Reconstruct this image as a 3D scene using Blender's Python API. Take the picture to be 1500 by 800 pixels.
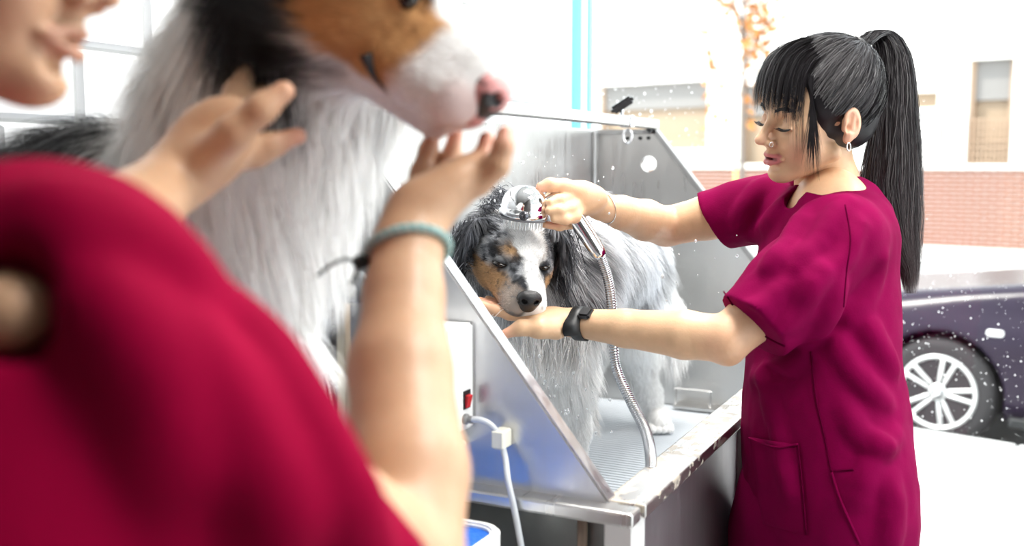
import bpy, bmesh, math, random
import numpy as np
from mathutils import Matrix, Vector

S = bpy.context.scene
COL = S.collection
for _o in list(bpy.data.objects):
    bpy.data.objects.remove(_o)

# ---------------------------------------------------------------- camera
F_PX, CAM_H = 1502.0, 1.42
TH, PI_ = math.radians(26.2), math.radians(6.08)
FW = np.array([math.cos(TH) * math.cos(PI_), math.sin(TH) * math.cos(PI_), -math.sin(PI_)])
RT = np.array([math.sin(TH), -math.cos(TH), 0.0])
UP = np.cross(RT, FW)
CAM = np.array([0.0, 0.0, CAM_H])
cam = bpy.data.cameras.new('camera')
cam.sensor_width = 36.0
cam.lens = 36.0 * F_PX / 1500.0
cam.clip_start = 0.02
cam.clip_end = 200
cam.dof.use_dof = True
cam.dof.focus_distance = 1.66
cam.dof.aperture_fstop = 3.1
camo = bpy.data.objects.new('camera', cam)
COL.objects.link(camo)
camo.matrix_world = Matrix(((RT[0], UP[0], -FW[0], 0), (RT[1], UP[1], -FW[1], 0), (RT[2], UP[2], -FW[2], CAM_H), (0, 0, 0, 1)))
S.camera = camo

# ---------------------------------------------------------------- world, sun, exposure
w = bpy.data.worlds.new('sky')
S.world = w
w.use_nodes = True
bg = w.node_tree.nodes['Background']
bg.inputs[0].default_value = (0.90, 0.95, 1.0, 1)
bg.inputs[1].default_value = 2.3
sun = bpy.data.lights.new('sun', 'SUN')
sun.energy = 3.2
sun.angle = math.radians(1.5)
sun.color = (1.0, 0.95, 0.88)
suno = bpy.data.objects.new('sun', sun)
COL.objects.link(suno)
suno.rotation_euler = Vector((0.30, -0.50, -0.80)).to_track_quat('-Z', 'Y').to_euler()
S.cycles.max_bounces = 16
S.cycles.diffuse_bounces = 10
S.cycles.transmission_bounces = 14
S.view_settings.view_transform = 'Standard'
S.view_settings.look = 'None'
S.view_settings.gamma = 1.0
S.view_settings.use_curve_mapping = False
S.view_settings.exposure = 1.0

LAMPS = [(1.3, -1.9, 10), (1.00, -0.45, 18), (2.2, -0.7, 12), (1.75, 0.50, 22)]
LAMP_Z = 2.74
for lx, ly, le in LAMPS:
    ld = bpy.data.lights.new('ceiling_lamp_light', 'AREA')
    ld.shape = 'RECTANGLE'
    ld.size, ld.size_y = 0.56, 0.56
    ld.energy = le
    ld.color = (1.0, 0.97, 0.93)
    lo = bpy.data.objects.new('ceiling_lamp_light', ld)
    COL.objects.link(lo)
    lo.location = (lx, ly, LAMP_Z - 0.03)

# ---------------------------------------------------------------- helpers
def V(x, y, d):
    """World point seen in direction (x, y) at depth d metres."""
    return CAM + d * (FW + RT * (x - 750) / F_PX - UP * (y - 400) / F_PX)

def nrm(v):
    v = np.asarray(v, float)
    return v / np.linalg.norm(v)

def mat(name, color=(0.8, 0.8, 0.8), rough=0.5, metal=0.0, spec=0.5, attr=None, noise=None, bump=None, sss=0.0,
        coat=0.0, trans=0.0, brush=None, sheen=0.0):
    """noise=(scale, amount) colour variation, bump=(scale, strength), brush=(sx,sy,sz,amount) brushed metal streaks."""
    m = bpy.data.materials.new(name)
    m.use_nodes = True
    nt = m.node_tree
    b = nt.nodes['Principled BSDF']
    b.inputs['Base Color'].default_value = (*color, 1)
    b.inputs['Roughness'].default_value = rough
    b.inputs['Metallic'].default_value = metal
    b.inputs['Specular IOR Level'].default_value = spec
    if coat:
        b.inputs['Coat Weight'].default_value = coat
        b.inputs['Coat Roughness'].default_value = 0.05
    if sheen:
        b.inputs['Sheen Weight'].default_value = sheen
        b.inputs['Sheen Roughness'].default_value = 0.5
    if sss:
        b.inputs['Subsurface Weight'].default_value = sss
        b.inputs['Subsurface Radius'].default_value = (0.02, 0.007, 0.004)
        b.inputs['Subsurface Scale'].default_value = 0.35
    if trans:
        b.inputs['Transmission Weight'].default_value = trans
    src = None
    if attr:
        a = nt.nodes.new('ShaderNodeAttribute')
        a.attribute_name = attr
        src = a.outputs['Color']
    tc = nt.nodes.new('ShaderNodeTexCoord')
    if noise:
        n = nt.nodes.new('ShaderNodeTexNoise')
        n.inputs['Scale'].default_value = noise[0]
        n.inputs['Detail'].default_value = 5
        nt.links.new(tc.outputs['Object'], n.inputs['Vector'])
        mr = nt.nodes.new('ShaderNodeMapRange')
        mr.inputs['From Min'].default_value = 0.3
        mr.inputs['From Max'].default_value = 0.7
        mr.inputs['To Min'].default_value = 1 - noise[1]
        mr.inputs['To Max'].default_value = 1 + noise[1]
        nt.links.new(n.outputs['Fac'], mr.inputs['Value'])
        mx = nt.nodes.new('ShaderNodeMix')
        mx.data_type = 'RGBA'
        mx.blend_type = 'MULTIPLY'
        mx.inputs['Factor'].default_value = 1
        if src:
            nt.links.new(src, mx.inputs[6])
        else:
            mx.inputs[6].default_value = (*color, 1)
        nt.links.new(mr.outputs[0], mx.inputs[7])
        src = mx.outputs[2]
    if src:
        nt.links.new(src, b.inputs['Base Color'])
    if bump:
        n = nt.nodes.new('ShaderNodeTexNoise')
        n.inputs['Scale'].default_value = bump[0]
        n.inputs['Detail'].default_value = 4
        nt.links.new(tc.outputs['Object'], n.inputs['Vector'])
        bp = nt.nodes.new('ShaderNodeBump')
        bp.inputs['Strength'].default_value = bump[1]
        bp.inputs['Distance'].default_value = 0.01
        nt.links.new(n.outputs['Fac'], bp.inputs['Height'])
        nt.links.new(bp.outputs[0], b.inputs['Normal'])
    if brush:
        mp = nt.nodes.new('ShaderNodeMapping')
        mp.inputs['Scale'].default_value = brush[:3]
        nt.links.new(tc.outputs['Object'], mp.inputs['Vector'])
        n = nt.nodes.new('ShaderNodeTexNoise')
        n.inputs['Scale'].default_value = 1
        n.inputs['Detail'].default_value = 6
        nt.links.new(mp.outputs[0], n.inputs['Vector'])
        n2 = nt.nodes.new('ShaderNodeTexNoise')
        n2.inputs['Scale'].default_value = 5
        n2.inputs['Detail'].default_value = 3
        nt.links.new(tc.outputs['Object'], n2.inputs['Vector'])
        ad = nt.nodes.new('ShaderNodeMath')
        ad.operation = 'ADD'
        nt.links.new(n.outputs['Fac'], ad.inputs[0])
        nt.links.new(n2.outputs['Fac'], ad.inputs[1])
        mr = nt.nodes.new('ShaderNodeMapRange')
        mr.inputs['From Min'].default_value = 0.7
        mr.inputs['From Max'].default_value = 1.3
        mr.inputs['To Min'].default_value = rough - brush[3]
        mr.inputs['To Max'].default_value = rough + brush[3]
        nt.links.new(ad.outputs[0], mr.inputs['Value'])
        nt.links.new(mr.outputs[0], b.inputs['Roughness'])
        bp = nt.nodes.new('ShaderNodeBump')
        bp.inputs['Strength'].default_value = 0.08
        bp.inputs['Distance'].default_value = 0.002
        nt.links.new(n.outputs['Fac'], bp.inputs['Height'])
        nt.links.new(bp.outputs[0], b.inputs['Normal'])
    return m

def obj(name, me, m=None, parent=None, smooth=False):
    o = bpy.data.objects.new(name, me)
    COL.objects.link(o)
    if m is not None and len(me.materials) == 0:
        me.materials.append(m)
    if smooth:
        me.polygons.foreach_set('use_smooth', [True] * len(me.polygons))
    if parent is not None:
        o.parent = parent
        o.matrix_parent_inverse = Matrix.Translation(parent.location).inverted() if parent.type == 'EMPTY' else Matrix.Identity(4)
    return o

def thing(name, label, cat, loc=(0, 0, 0), group=None):
    o = bpy.data.objects.new(name, None)
    COL.objects.link(o)
    o.location = loc
    o.empty_display_size = 0.05
    o['label'] = label
    o['category'] = cat
    if group:
        o['group'] = group
    return o

def tag(o, label, cat, group=None):
    o['label'] = label
    o['category'] = cat
    if group:
        o['group'] = group
    return o

def struct(o, label=None):
    o['kind'] = 'structure'
    if label:
        o['label'] = label
    return o

def mesh(verts, faces, name='m', col=None):
    me = bpy.data.meshes.new(name)
    verts = np.asarray(verts, np.float32)
    if isinstance(faces, np.ndarray):
        n, k = faces.shape
        me.vertices.add(len(verts))
        me.vertices.foreach_set('co', verts.ravel())
        me.loops.add(n * k)
        me.loops.foreach_set('vertex_index', faces.astype(np.int32).ravel())
        me.polygons.add(n)
        me.polygons.foreach_set('loop_start', np.arange(0, n * k, k, dtype=np.int32))
        me.update(calc_edges=True)
    else:
        me.from_pydata([tuple(map(float, v)) for v in verts], [], faces)
        me.update()
    if col is not None:
        a = me.color_attributes.new('Col', 'FLOAT_COLOR', 'POINT')
        c = np.ones((len(verts), 4), np.float32)
        c[:, :3] = col
        a.data.foreach_set('color', c.ravel())
    return me

def bm_mesh(bm, name='m'):
    bmesh.ops.recalc_face_normals(bm, faces=bm.faces)
    me = bpy.data.meshes.new(name)
    bm.to_mesh(me)
    bm.free()
    return me

def box(lo, hi, bev=0.0, seg=1):
    bm = bmesh.new()
    lo, hi = np.minimum(lo, hi), np.maximum(lo, hi)
    bmesh.ops.create_cube(bm, size=1, matrix=Matrix.Translation(Vector((lo + hi) / 2)) @ Matrix.Diagonal((*(hi - lo), 1)))
    if bev:
        bmesh.ops.bevel(bm, geom=bm.edges[:], offset=bev, segments=seg, affect='EDGES', profile=0.5)
    return bm_mesh(bm)

def prism(poly, axis, a, b, bev=0.0, holes=()):
    """Extrude a 2D polygon (with holes) along axis from a to b. Coordinates are the two other axes in order."""
    bm = bmesh.new()
    def mk(p, t):
        c = [0, 0, 0]
        o = [i for i in range(3) if i != axis]
        c[o[0]], c[o[1]], c[axis] = p[0], p[1], t
        return bm.verts.new(c)
    es = []
    for loop in [poly, *holes]:
        vs = [mk(p, a) for p in loop]
        es += [bm.edges.new((vs[i], vs[(i + 1) % len(vs)])) for i in range(len(vs))]
    if holes:
        bmesh.ops.triangle_fill(bm, edges=es, use_beauty=True)
    else:
        bm.faces.new(vs)
    r = bmesh.ops.extrude_face_region(bm, geom=bm.faces[:])
    d = [0, 0, 0]
    d[axis] = b - a
    bmesh.ops.translate(bm, verts=[g for g in r['geom'] if isinstance(g, bmesh.types.BMVert)], vec=d)
    bmesh.ops.recalc_face_normals(bm, faces=bm.faces)
    if bev:
        ee = [e for e in bm.edges if len(e.link_faces) == 2 and e.calc_face_angle(0) > 0.5]
        bmesh.ops.bevel(bm, geom=ee, offset=bev, segments=2, affect='EDGES')
    return bm_mesh(bm)

def catmull(pts, n):
    """Smooth curve through rows of pts (any width), n samples per span."""
    p = np.asarray(pts, float)
    if len(p) < 3:
        return np.array([p[0] + (p[1] - p[0]) * t for t in np.linspace(0, 1, n + 1)])
    p = np.vstack([2 * p[0] - p[1], p, 2 * p[-1] - p[-2]])
    out = []
    for i in range(1, len(p) - 2):
        for t in np.linspace(0, 1, n, endpoint=False):
            a, b, c, d = p[i - 1], p[i], p[i + 1], p[i + 2]
            out.append(0.5 * (2 * b + (c - a) * t + (2 * a - 5 * b + 4 * c - d) * t * t + (3 * b - a - 3 * c + d) * t ** 3))
    out.append(p[-2])
    return np.array(out)

def frames(path):
    p = np.asarray(path, float)
    t = np.gradient(p, axis=0)
    t /= np.linalg.norm(t, axis=1)[:, None] + 1e-12
    n = np.zeros_like(p)
    a = np.array([0, 0, 1.0]) if abs(t[0][2]) < 0.9 else np.array([1.0, 0, 0])
    n[0] = nrm(a - t[0] * (a @ t[0]))
    for i in range(1, len(p)):
        v = n[i - 1] - t[i] * (n[i - 1] @ t[i])
        n[i] = v / (np.linalg.norm(v) + 1e-12)
    return t, n, np.cross(t, n)

def tube_geo(path, r, k=10, closed=False, squash=1.0):
    p = np.asarray(path, float)
    r = np.broadcast_to(np.asarray(r, float), (len(p),))
    t, n, b = frames(p)
    an = np.linspace(0, 2 * math.pi, k, endpoint=False)
    vs = (p[:, None] + r[:, None, None] * (np.cos(an)[None, :, None] * n[:, None] + squash * np.sin(an)[None, :, None] * b[:, None])).reshape(-1, 3)
    fs = []
    L = len(p)
    for i in range(L if closed else L - 1):
        i2 = (i + 1) % L
        for j in range(k):
            j2 = (j + 1) % k
            fs.append((i * k + j, i * k + j2, i2 * k + j2, i2 * k + j))
    if not closed:
        fs.append(tuple(range(k - 1, -1, -1)))
        fs.append(tuple((L - 1) * k + j for j in range(k)))
    return vs, fs

def tube(path, r, k=10, closed=False, squash=1.0):
    return mesh(*tube_geo(path, r, k, closed, squash))

def lathe(profile, origin, axis, k=28, ref=None):
    """profile rows (radius, height) turned around axis from origin."""
    z = nrm(axis)
    a = np.array([0, 0, 1.0]) if abs(z[2]) < 0.9 else np.array([1.0, 0, 0])
    x = nrm(np.cross(a, z))
    y = np.cross(z, x)
    an = np.linspace(0, 2 * math.pi, k, endpoint=False)
    vs, fs = [], []
    for r, h in profile:
        for q in an:
            vs.append(np.asarray(origin) + z * h + max(r, 1e-5) * (math.cos(q) * x + math.sin(q) * y))
    for i in range(len(profile) - 1):
        for j in range(k):
            fs.append((i * k + j, i * k + (j + 1) % k, (i + 1) * k + (j + 1) % k, (i + 1) * k + j))
    fs.append(tuple(range(k - 1, -1, -1)))
    fs.append(tuple((len(profile) - 1) * k + j for j in range(k)))
    return mesh(vs, fs)

def joined(parts):
    """Join (verts, faces) lists into one."""
    vs, fs, o = [], [], 0
    for v, f in parts:
        vs.append(np.asarray(v))
        fs += [tuple(i + o for i in q) for q in f]
        o += len(v)
    return np.vstack(vs), fs

# ---------------------------------------------------------------- noise
_rs = np.random.RandomState(7)
_TAB = _rs.rand(32, 32, 32).astype(np.float32)
def vnoise(p, scale=1.0, seed=0):
    q = np.asarray(p, np.float32) * scale + seed * 7.31
    i = np.floor(q).astype(np.int32)
    f = q - i
    f = f * f * (3 - 2 * f)
    i &= 31
    j = (i + 1) & 31
    x0, y0, z0 = i[..., 0], i[..., 1], i[..., 2]
    x1, y1, z1 = j[..., 0], j[..., 1], j[..., 2]
    fx, fy, fz = f[..., 0], f[..., 1], f[..., 2]
    T = _TAB
    c00 = T[x0, y0, z0] * (1 - fx) + T[x1, y0, z0] * fx
    c10 = T[x0, y1, z0] * (1 - fx) + T[x1, y1, z0] * fx
    c01 = T[x0, y0, z1] * (1 - fx) + T[x1, y0, z1] * fx
    c11 = T[x0, y1, z1] * (1 - fx) + T[x1, y1, z1] * fx
    return (c00 * (1 - fy) + c10 * fy) * (1 - fz) + (c01 * (1 - fy) + c11 * fy) * fz

def fbm(p, scale, seed=0, oct=3):
    s, a, t = 0, 0.5, 0
    for o in range(oct):
        s = s + a * vnoise(p, scale * 2 ** o, seed + o)
        t += a
        a *= 0.5
    return s / t

def sstep(a, b, x):
    t = np.clip((x - a) / (b - a), 0, 1)
    return t * t * (3 - 2 * t)

# ---------------------------------------------------------------- implicit surfaces
class Sdf:
    """List of rounded cones / ellipsoids blended into one continuous skin, meshed with surface nets."""
    def __init__(s):
        s.pr = []
        s.post = None
    def cone(s, a, b, ra, rb=None, k=0.01, op='u'):
        a, b = np.asarray(a, np.float32), np.asarray(b, np.float32)
        rb = ra if rb is None else rb
        s.pr.append(('c', (a, b, np.float32(ra), np.float32(rb)), k, op, (a + b) / 2, float(np.linalg.norm(b - a)) / 2 + max(ra, rb)))
        return s
    def chain(s, pts, k=0.01):
        """pts rows (x,y,z,r)."""
        for p, q in zip(pts[:-1], pts[1:]):
            s.cone(p[:3], q[:3], p[3], q[3], k)
        return s
    def ell(s, c, r, R=None, k=0.01, op='u'):
        c = np.asarray(c, np.float32)
        r = np.asarray(r, np.float32)
        R = np.eye(3, dtype=np.float32) if R is None else np.asarray(R, np.float32)   # rows = local axes
        s.pr.append(('e', (c, r, R), k, op, c, float(max(r))))
        return s
    def plane(s, c, n, k=0.004):
        """keep the side the normal points away from."""
        s.pr.append(('p', (np.asarray(c, np.float32), nrm(n).astype(np.float32)), k, 'i', None, None))
        return s
    @staticmethod
    def _ev(t, a, P):
        if t == 'c':
            p, q, ra, rb = a
            d = q - p
            h = np.clip(((P - p) @ d) / max(float(d @ d), 1e-9), 0, 1)
            return np.linalg.norm(P - p - h[:, None] * d, axis=1) - (ra + (rb - ra) * h)
        if t == 'e':
            c, r, R = a
            L = (P - c) @ R.T
            k0 = np.linalg.norm(L / r, axis=1)
            k1 = np.linalg.norm(L / (r * r), axis=1) + 1e-6
            return k0 * (k0 - 1) / k1
        c, n = a
        return (P - c) @ n
    def eval(s, P, prs=None):
        d = np.full(len(P), 0.3, np.float32)
        for t, a, k, op, _, _ in (s.pr if prs is None else prs):
            e = s._ev(t, a, P)
            if op == 'u':
                h = np.maximum(k - np.abs(d - e), 0) / k
                d = np.minimum(d, e) - h * h * k * 0.25
            else:
                if op == 's':
                    e = -e
                h = np.maximum(k - np.abs(d - e), 0) / k
                d = np.maximum(d, e) + h * h * k * 0.25
        if s.post is not None:
            d = s.post(P, d)
        return d
    def surf(s, res, lo=None, hi=None, pad=0.012):
        B = 14
        us = [p for p in s.pr if p[3] == 'u']
        l = np.min([p[4] - p[5] for p in us], axis=0) - pad if lo is None else np.asarray(lo)
        h = np.max([p[4] + p[5] for p in us], axis=0) + pad if hi is None else np.asarray(hi)
        nb = np.maximum(1, np.ceil((h - l) / (res * B)).astype(int))
        g = np.arange(B + 1)
        gi = np.stack(np.meshgrid(g, g, g, indexing='ij'), -1).reshape(-1, 3)
        bs = res * B
        rad = bs * 0.87
        keys, pos, quads = [], [], []
        NX, NY, NZ = (nb + 2) * B
        def key(ijk):
            return (ijk[..., 0].astype(np.int64) * NY + ijk[..., 1]) * NZ + ijk[..., 2]
        for bx in range(nb[0]):
            for by in range(nb[1]):
                for bz in range(nb[2]):
                    o = np.array([bx, by, bz])
                    c = (l + (o + 0.5) * bs).astype(np.float32)
                    prs = [p for p in s.pr if p[4] is None or float(np.linalg.norm(c - p[4])) - p[5] < rad + p[2] + 0.02]
                    if not any(p[3] == 'u' for p in prs):
                        continue
                    if abs(float(s.eval(c[None], prs)[0])) > rad * 1.5 + 0.012:
                        continue
                    ijk = gi + o * B
                    P = (l + ijk * res).astype(np.float32)
                    d = s.eval(P, prs).reshape(B + 1, B + 1, B + 1)
                    sg = d < 0
                    if sg.all() or not sg.any():
                        continue
                    # cells
                    cs = np.zeros((B, B, B), np.int8)
                    for dx in (0, 1):
                        for dy in (0, 1):
                            for dz in (0, 1):
                                cs += sg[dx:B + dx, dy:B + dy, dz:B + dz]
                    ci = np.argwhere((cs > 0) & (cs < 8))
                    if not len(ci):
                        continue
                    acc = np.zeros((len(ci), 3))
                    cnt = np.zeros(len(ci))
                    for ax in range(3):
                        oth = [q for q in range(3) if q != ax]
                        for u in (0, 1):
                            for v in (0, 1):
                                off = np.zeros(3, int)
                                off[oth[0]], off[oth[1]] = u, v
                                off2 = off.copy()
                                off2[ax] = 1
                                A, C = ci + off, ci + off2
                                da, dc = d[tuple(A.T)], d[tuple(C.T)]
                                m = (da < 0) != (dc < 0)
                                t = np.where(m, da / np.where(m, da - dc, 1), 0)
                                q = off[None] + 0.0
                                q = np.repeat(q, len(ci), 0)
                                q[:, ax] = t
                                acc += q * m[:, None]
                                cnt += m
                    pos.append(l + (ci + o * B + acc / cnt[:, None]) * res)
                    keys.append(key(ci + o * B))
                    for ax in range(3):
                        sl = [slice(0, B)] * 3
                        s0 = sg[tuple(sl)]
                        sl[ax] = slice(1, B + 1)
                        s1 = sg[tuple(sl)]
                        e = np.argwhere(s0 != s1)
                        if not len(e):
                            continue
                        fl = s0[tuple(e.T)]
                        e = e + o * B
                        o1, o2 = [(1, 2), (2, 0), (0, 1)][ax]
                        d1 = np.zeros(3, int); d1[o1] = 1
                        d2 = np.zeros(3, int); d2[o2] = 1
                        ok = (e[:, o1] > 0) & (e[:, o2] > 0)
                        e, fl = e[ok], fl[ok]
                        q = np.stack([key(e - d1 - d2), key(e - d2), key(e), key(e - d1)], 1)
                        q[~fl] = q[~fl][:, ::-1]
                        quads.append(q)
        keys = np.concatenate(keys)
        pos = np.vstack(pos)
        quads = np.vstack(quads)
        od = np.argsort(keys)
        keys, pos = keys[od], pos[od]
        ix = np.searchsorted(keys, quads)
        ix = np.minimum(ix, len(keys) - 1)
        ok = (keys[ix] == quads).all(1)
        return pos, ix[ok]

def relax(v, f, n=1, lam=0.5):
    e = np.vstack([f[:, [0, 1]], f[:, [1, 2]], f[:, [2, 3]], f[:, [3, 0]]])
    for _ in range(n):
        a = np.zeros_like(v)
        c = np.zeros(len(v))
        np.add.at(a, e[:, 0], v[e[:, 1]]); np.add.at(c, e[:, 0], 1)
        np.add.at(a, e[:, 1], v[e[:, 0]]); np.add.at(c, e[:, 1], 1)
        v = v + lam * (a / np.maximum(c, 1)[:, None] - v)
    return v

def vnormals(v, f):
    n = np.cross(v[f[:, 2]] - v[f[:, 0]], v[f[:, 3]] - v[f[:, 1]])
    a = np.zeros_like(v)
    for i in range(4):
        np.add.at(a, f[:, i], n)
    return a / (np.linalg.norm(a, axis=1)[:, None] + 1e-12)

def merge_geo(parts):
    vs, fs, o = [], [], 0
    for v, f in parts:
        vs.append(v); fs.append(f + o); o += len(v)
    return np.vstack(vs), np.vstack(fs)

# ---------------------------------------------------------------- strands (fur and hair) as tapered ribbons
def ribbons(paths, width, nrms, cols, name='m'):
    """paths (n, s, 3); width (n,) root width; nrms (n, 3) shading/face direction; cols (n, 3) or (n, s, 3)."""
    n, s, _ = paths.shape
    t = np.gradient(paths, axis=1)
    t /= np.linalg.norm(t, axis=2)[..., None] + 1e-12
    side = np.cross(t, nrms[:, None, :])
    side /= np.linalg.norm(side, axis=2)[..., None] + 1e-9
    tp = (1 - np.linspace(0, 1, s) ** 1.6) * 0.92 + 0.08
    wd = np.broadcast_to(np.asarray(width), (n,))[:, None] * tp[None]
    a = paths - side * wd[..., None] * 0.5
    b = paths + side * wd[..., None] * 0.5
    v = np.stack([a, b], 2).reshape(-1, 3)
    base = (np.arange(n) * s * 2)[:, None] + np.arange(s - 1)[None] * 2
    base = base.reshape(-1)
    f = np.stack([base, base + 1, base + 3, base + 2], 1)
    fn = np.cross(v[f[:, 1]] - v[f[:, 0]], v[f[:, 3]] - v[f[:, 0]])
    nn = np.repeat(nrms, s - 1, axis=0)
    fl = (fn * nn).sum(1) < 0
    f[fl] = f[fl][:, ::-1]
    if cols.ndim == 2:
        cols = np.repeat(cols[:, None], s, 1)
    me = mesh(v, f, name, np.repeat(cols[:, :, None], 2, 2).reshape(-1, 3))
    me.polygons.foreach_set('use_smooth', np.ones(len(f), bool))
    vn = np.repeat(nrms, s * 2, axis=0)
    me.normals_split_custom_set_from_vertices([tuple(x) for x in vn.tolist()])
    return me

def sample_surface(v, f, n, rng, keep=None):
    """n random points on a quad mesh; returns points, normals."""
    a, b, c, d = (v[f[:, i]] for i in range(4))
    ar = np.linalg.norm(np.cross(c - a, d - b), axis=1)
    if keep is not None:
        ar = ar * keep((a + b + c + d) / 4)
    cdf = np.cumsum(ar)
    i = np.searchsorted(cdf, rng.rand(n) * cdf[-1])
    i = np.minimum(i, len(f) - 1)
    u, w_ = rng.rand(n, 1), rng.rand(n, 1)
    p = (a[i] * (1 - u) + b[i] * u) * (1 - w_) + (d[i] * (1 - u) + c[i] * u) * w_
    vn = vnormals(v, f)
    nr = sum(vn[f[i, q]] for q in range(4))
    nr /= np.linalg.norm(nr, axis=1)[:, None] + 1e-9
    return p, nr

def fur_paths(p, n, flow, length, rng, lift=0.35, sag=0.0, jit=0.25, seg=4, clump=None, curl=0.0):
    """Strands from roots p: combed along flow, lifted off the skin, clumped to neighbours when wet."""
    fl = flow - n * (flow * n).sum(1)[:, None]
    fl /= np.linalg.norm(fl, axis=1)[:, None] + 1e-9
    d = fl * (1 - lift) + n * lift + jit * (rng.rand(*p.shape) - 0.5)
    d /= np.linalg.norm(d, axis=1)[:, None]
    ts = np.linspace(0, 1, seg)
    paths = p[:, None] + d[:, None] * (ts[None, :, None] * length[:, None, None])
    bend = fl * 0.6 - n * 0.5
    paths = paths + bend[:, None] * (ts ** 2)[None, :, None] * (length * lift * 0.8)[:, None, None]
    if sag:
        paths[..., 2] -= (ts ** 2)[None] * length[:, None] * sag
    if curl:
        c = np.stack([fbm(p, 60, 3 + q) - 0.5 for q in range(3)], 1)
        paths = paths + c[:, None] * (ts ** 1.5)[None, :, None] * (length * curl)[:, None, None]
    if clump:
        size, amt = clump
        q = np.floor(p / size + 0.35 * np.stack([fbm(p, 40, 11 + k) for k in range(3)], 1)).astype(np.int64)
        kk = (q[:, 0] * 73856093) ^ (q[:, 1] * 19349663) ^ (q[:, 2] * 83492791)
        _, inv = np.unique(kk, return_inverse=True)
        m = inv.max() + 1
        cnt = np.bincount(inv, minlength=m)[:, None]
        mean = np.stack([np.stack([np.bincount(inv, paths[:, s_, k], m) for k in range(3)], 1) / cnt for s_ in range(seg)], 1)
        a = amt * ts ** 1.2
        paths = paths * (1 - a[None, :, None]) + mean[inv] * a[None, :, None]
    return paths
# ================================================================ materials
M_STEEL = mat('brushed_steel', (0.60, 0.595, 0.585), 0.34, 1.0, brush=(2, 60, 3, 0.10))
M_STEEL_H = mat('brushed_steel_sheet', (0.60, 0.60, 0.605), 0.36, 1.0, brush=(90, 90, 2.5, 0.10))
M_STEEL_D = mat('dull_steel', (0.33, 0.33, 0.33), 0.45, 0.9, brush=(6, 60, 6, 0.1))
M_CHROME = mat('chrome', (0.86, 0.87, 0.89), 0.06, 1.0)
M_TILE = mat('white_glazed_tile', (0.62, 0.63, 0.64), 0.18, noise=(3, 0.01), coat=0.3)
M_GROUT = mat('grout', (0.36, 0.37, 0.37), 0.8)
M_WALL = mat('white_paint', (0.72, 0.72, 0.71), 0.8, noise=(2, 0.02))
M_DARKWALL = mat('grey_paint', (0.20, 0.195, 0.19), 0.85, noise=(2, 0.03))
M_FLOOR = mat('floor_vinyl', (0.55, 0.54, 0.53), 0.5, noise=(6, 0.05))
M_TEAL = mat('teal_frame_paint', (0.17, 0.46, 0.52), 0.4)
M_WHITEF = mat('white_frame_paint', (0.82, 0.86, 0.90), 0.4)
M_WPLAST = mat('white_plastic', (0.86, 0.86, 0.85), 0.3)
M_BLACK = mat('black_rubber', (0.012, 0.013, 0.014), 0.45)
M_BLACKP = mat('black_plastic', (0.015, 0.015, 0.017), 0.3)
M_RED = mat('red_switch', (0.55, 0.015, 0.02), 0.35)
M_WATER = mat('water', (1, 1, 1), 0.02, trans=1.0)
M_WATER.node_tree.nodes['Principled BSDF'].inputs['IOR'].default_value = 1.33

def glass_mat(name, refl=0.025, tint=(0.97, 0.985, 0.98)):
    m = bpy.data.materials.new(name)
    m.use_nodes = True
    nt = m.node_tree
    nt.nodes.remove(nt.nodes['Principled BSDF'])
    t = nt.nodes.new('ShaderNodeBsdfTransparent')
    t.inputs[0].default_value = (*tint, 1)
    g = nt.nodes.new('ShaderNodeBsdfGlossy')
    g.inputs['Roughness'].default_value = 0.02
    mx = nt.nodes.new('ShaderNodeMixShader')
    mx.inputs[0].default_value = refl
    nt.links.new(t.outputs[0], mx.inputs[1])
    nt.links.new(g.outputs[0], mx.inputs[2])
    nt.links.new(mx.outputs[0], nt.nodes['Material Output'].inputs[0])
    return m
M_GLASS = glass_mat('window_glass')

# ================================================================ the room
YW, XW = 1.20, 2.85          # tiled wall plane, shop window plane
RX0, RY0, RZ = -2.6, -3.4, 2.80
struct(obj('floor', box((RX0, RY0, -0.06), (XW + 0.05, YW + 0.1, 0.0)), M_FLOOR), 'pale grey vinyl floor of the grooming room')
struct(obj('ceiling', box((RX0 - .1, RY0 - .1, RZ), (XW + 0.15, YW + 0.1, RZ + 0.12)), M_WALL), 'white ceiling over the grooming room')
wl = struct(obj('wall_left', box((RX0, YW + 0.008, -0.06), (XW - 0.02, YW + 0.12, RZ)), M_GROUT), 'white tiled wall behind the bath')
TW, TH_, Z0 = 0.265, 0.1075, 1.479
rngT = random.Random(3)
tile_cache = {}
for r in range(-5, 6):
    z = Z0 + r * TH_
    off = 0.0 if r % 2 == 0 else TW / 2
    x = 2.376 + off - 9 * TW
    while x < 2.775:
        x1 = min(x + TW, 2.779)
        wd = round(x1 - x - 0.003, 4)
        if wd > 0.02:
            if wd not in tile_cache:
                bm = bmesh.new()
                vs = [bm.verts.new(c) for c in ((0, 0.009, 0), (wd, 0.009, 0), (wd, 0.009, TH_ - .003), (0, 0.009, TH_ - .003),
                      (.008, 0, .008), (wd - .008, 0, .008), (wd - .008, 0, TH_ - .011), (.008, 0, TH_ - .011))]
                for q in ((4, 5, 6, 7), (0, 1, 5, 4), (1, 2, 6, 5), (2, 3, 7, 6), (3, 0, 4, 7)):
                    bm.faces.new([vs[i] for i in q])
                tile_cache[wd] = bm_mesh(bm)
            t = obj('tile', tile_cache[wd], M_TILE, wl)
            t.location = (x, YW, z)
        x += TW
struct(obj('wall_back', box((RX0 - 0.1, RY0, -0.06), (RX0, YW + 0.1, RZ)), M_DARKWALL), 'painted wall at the back of the shop')
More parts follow.
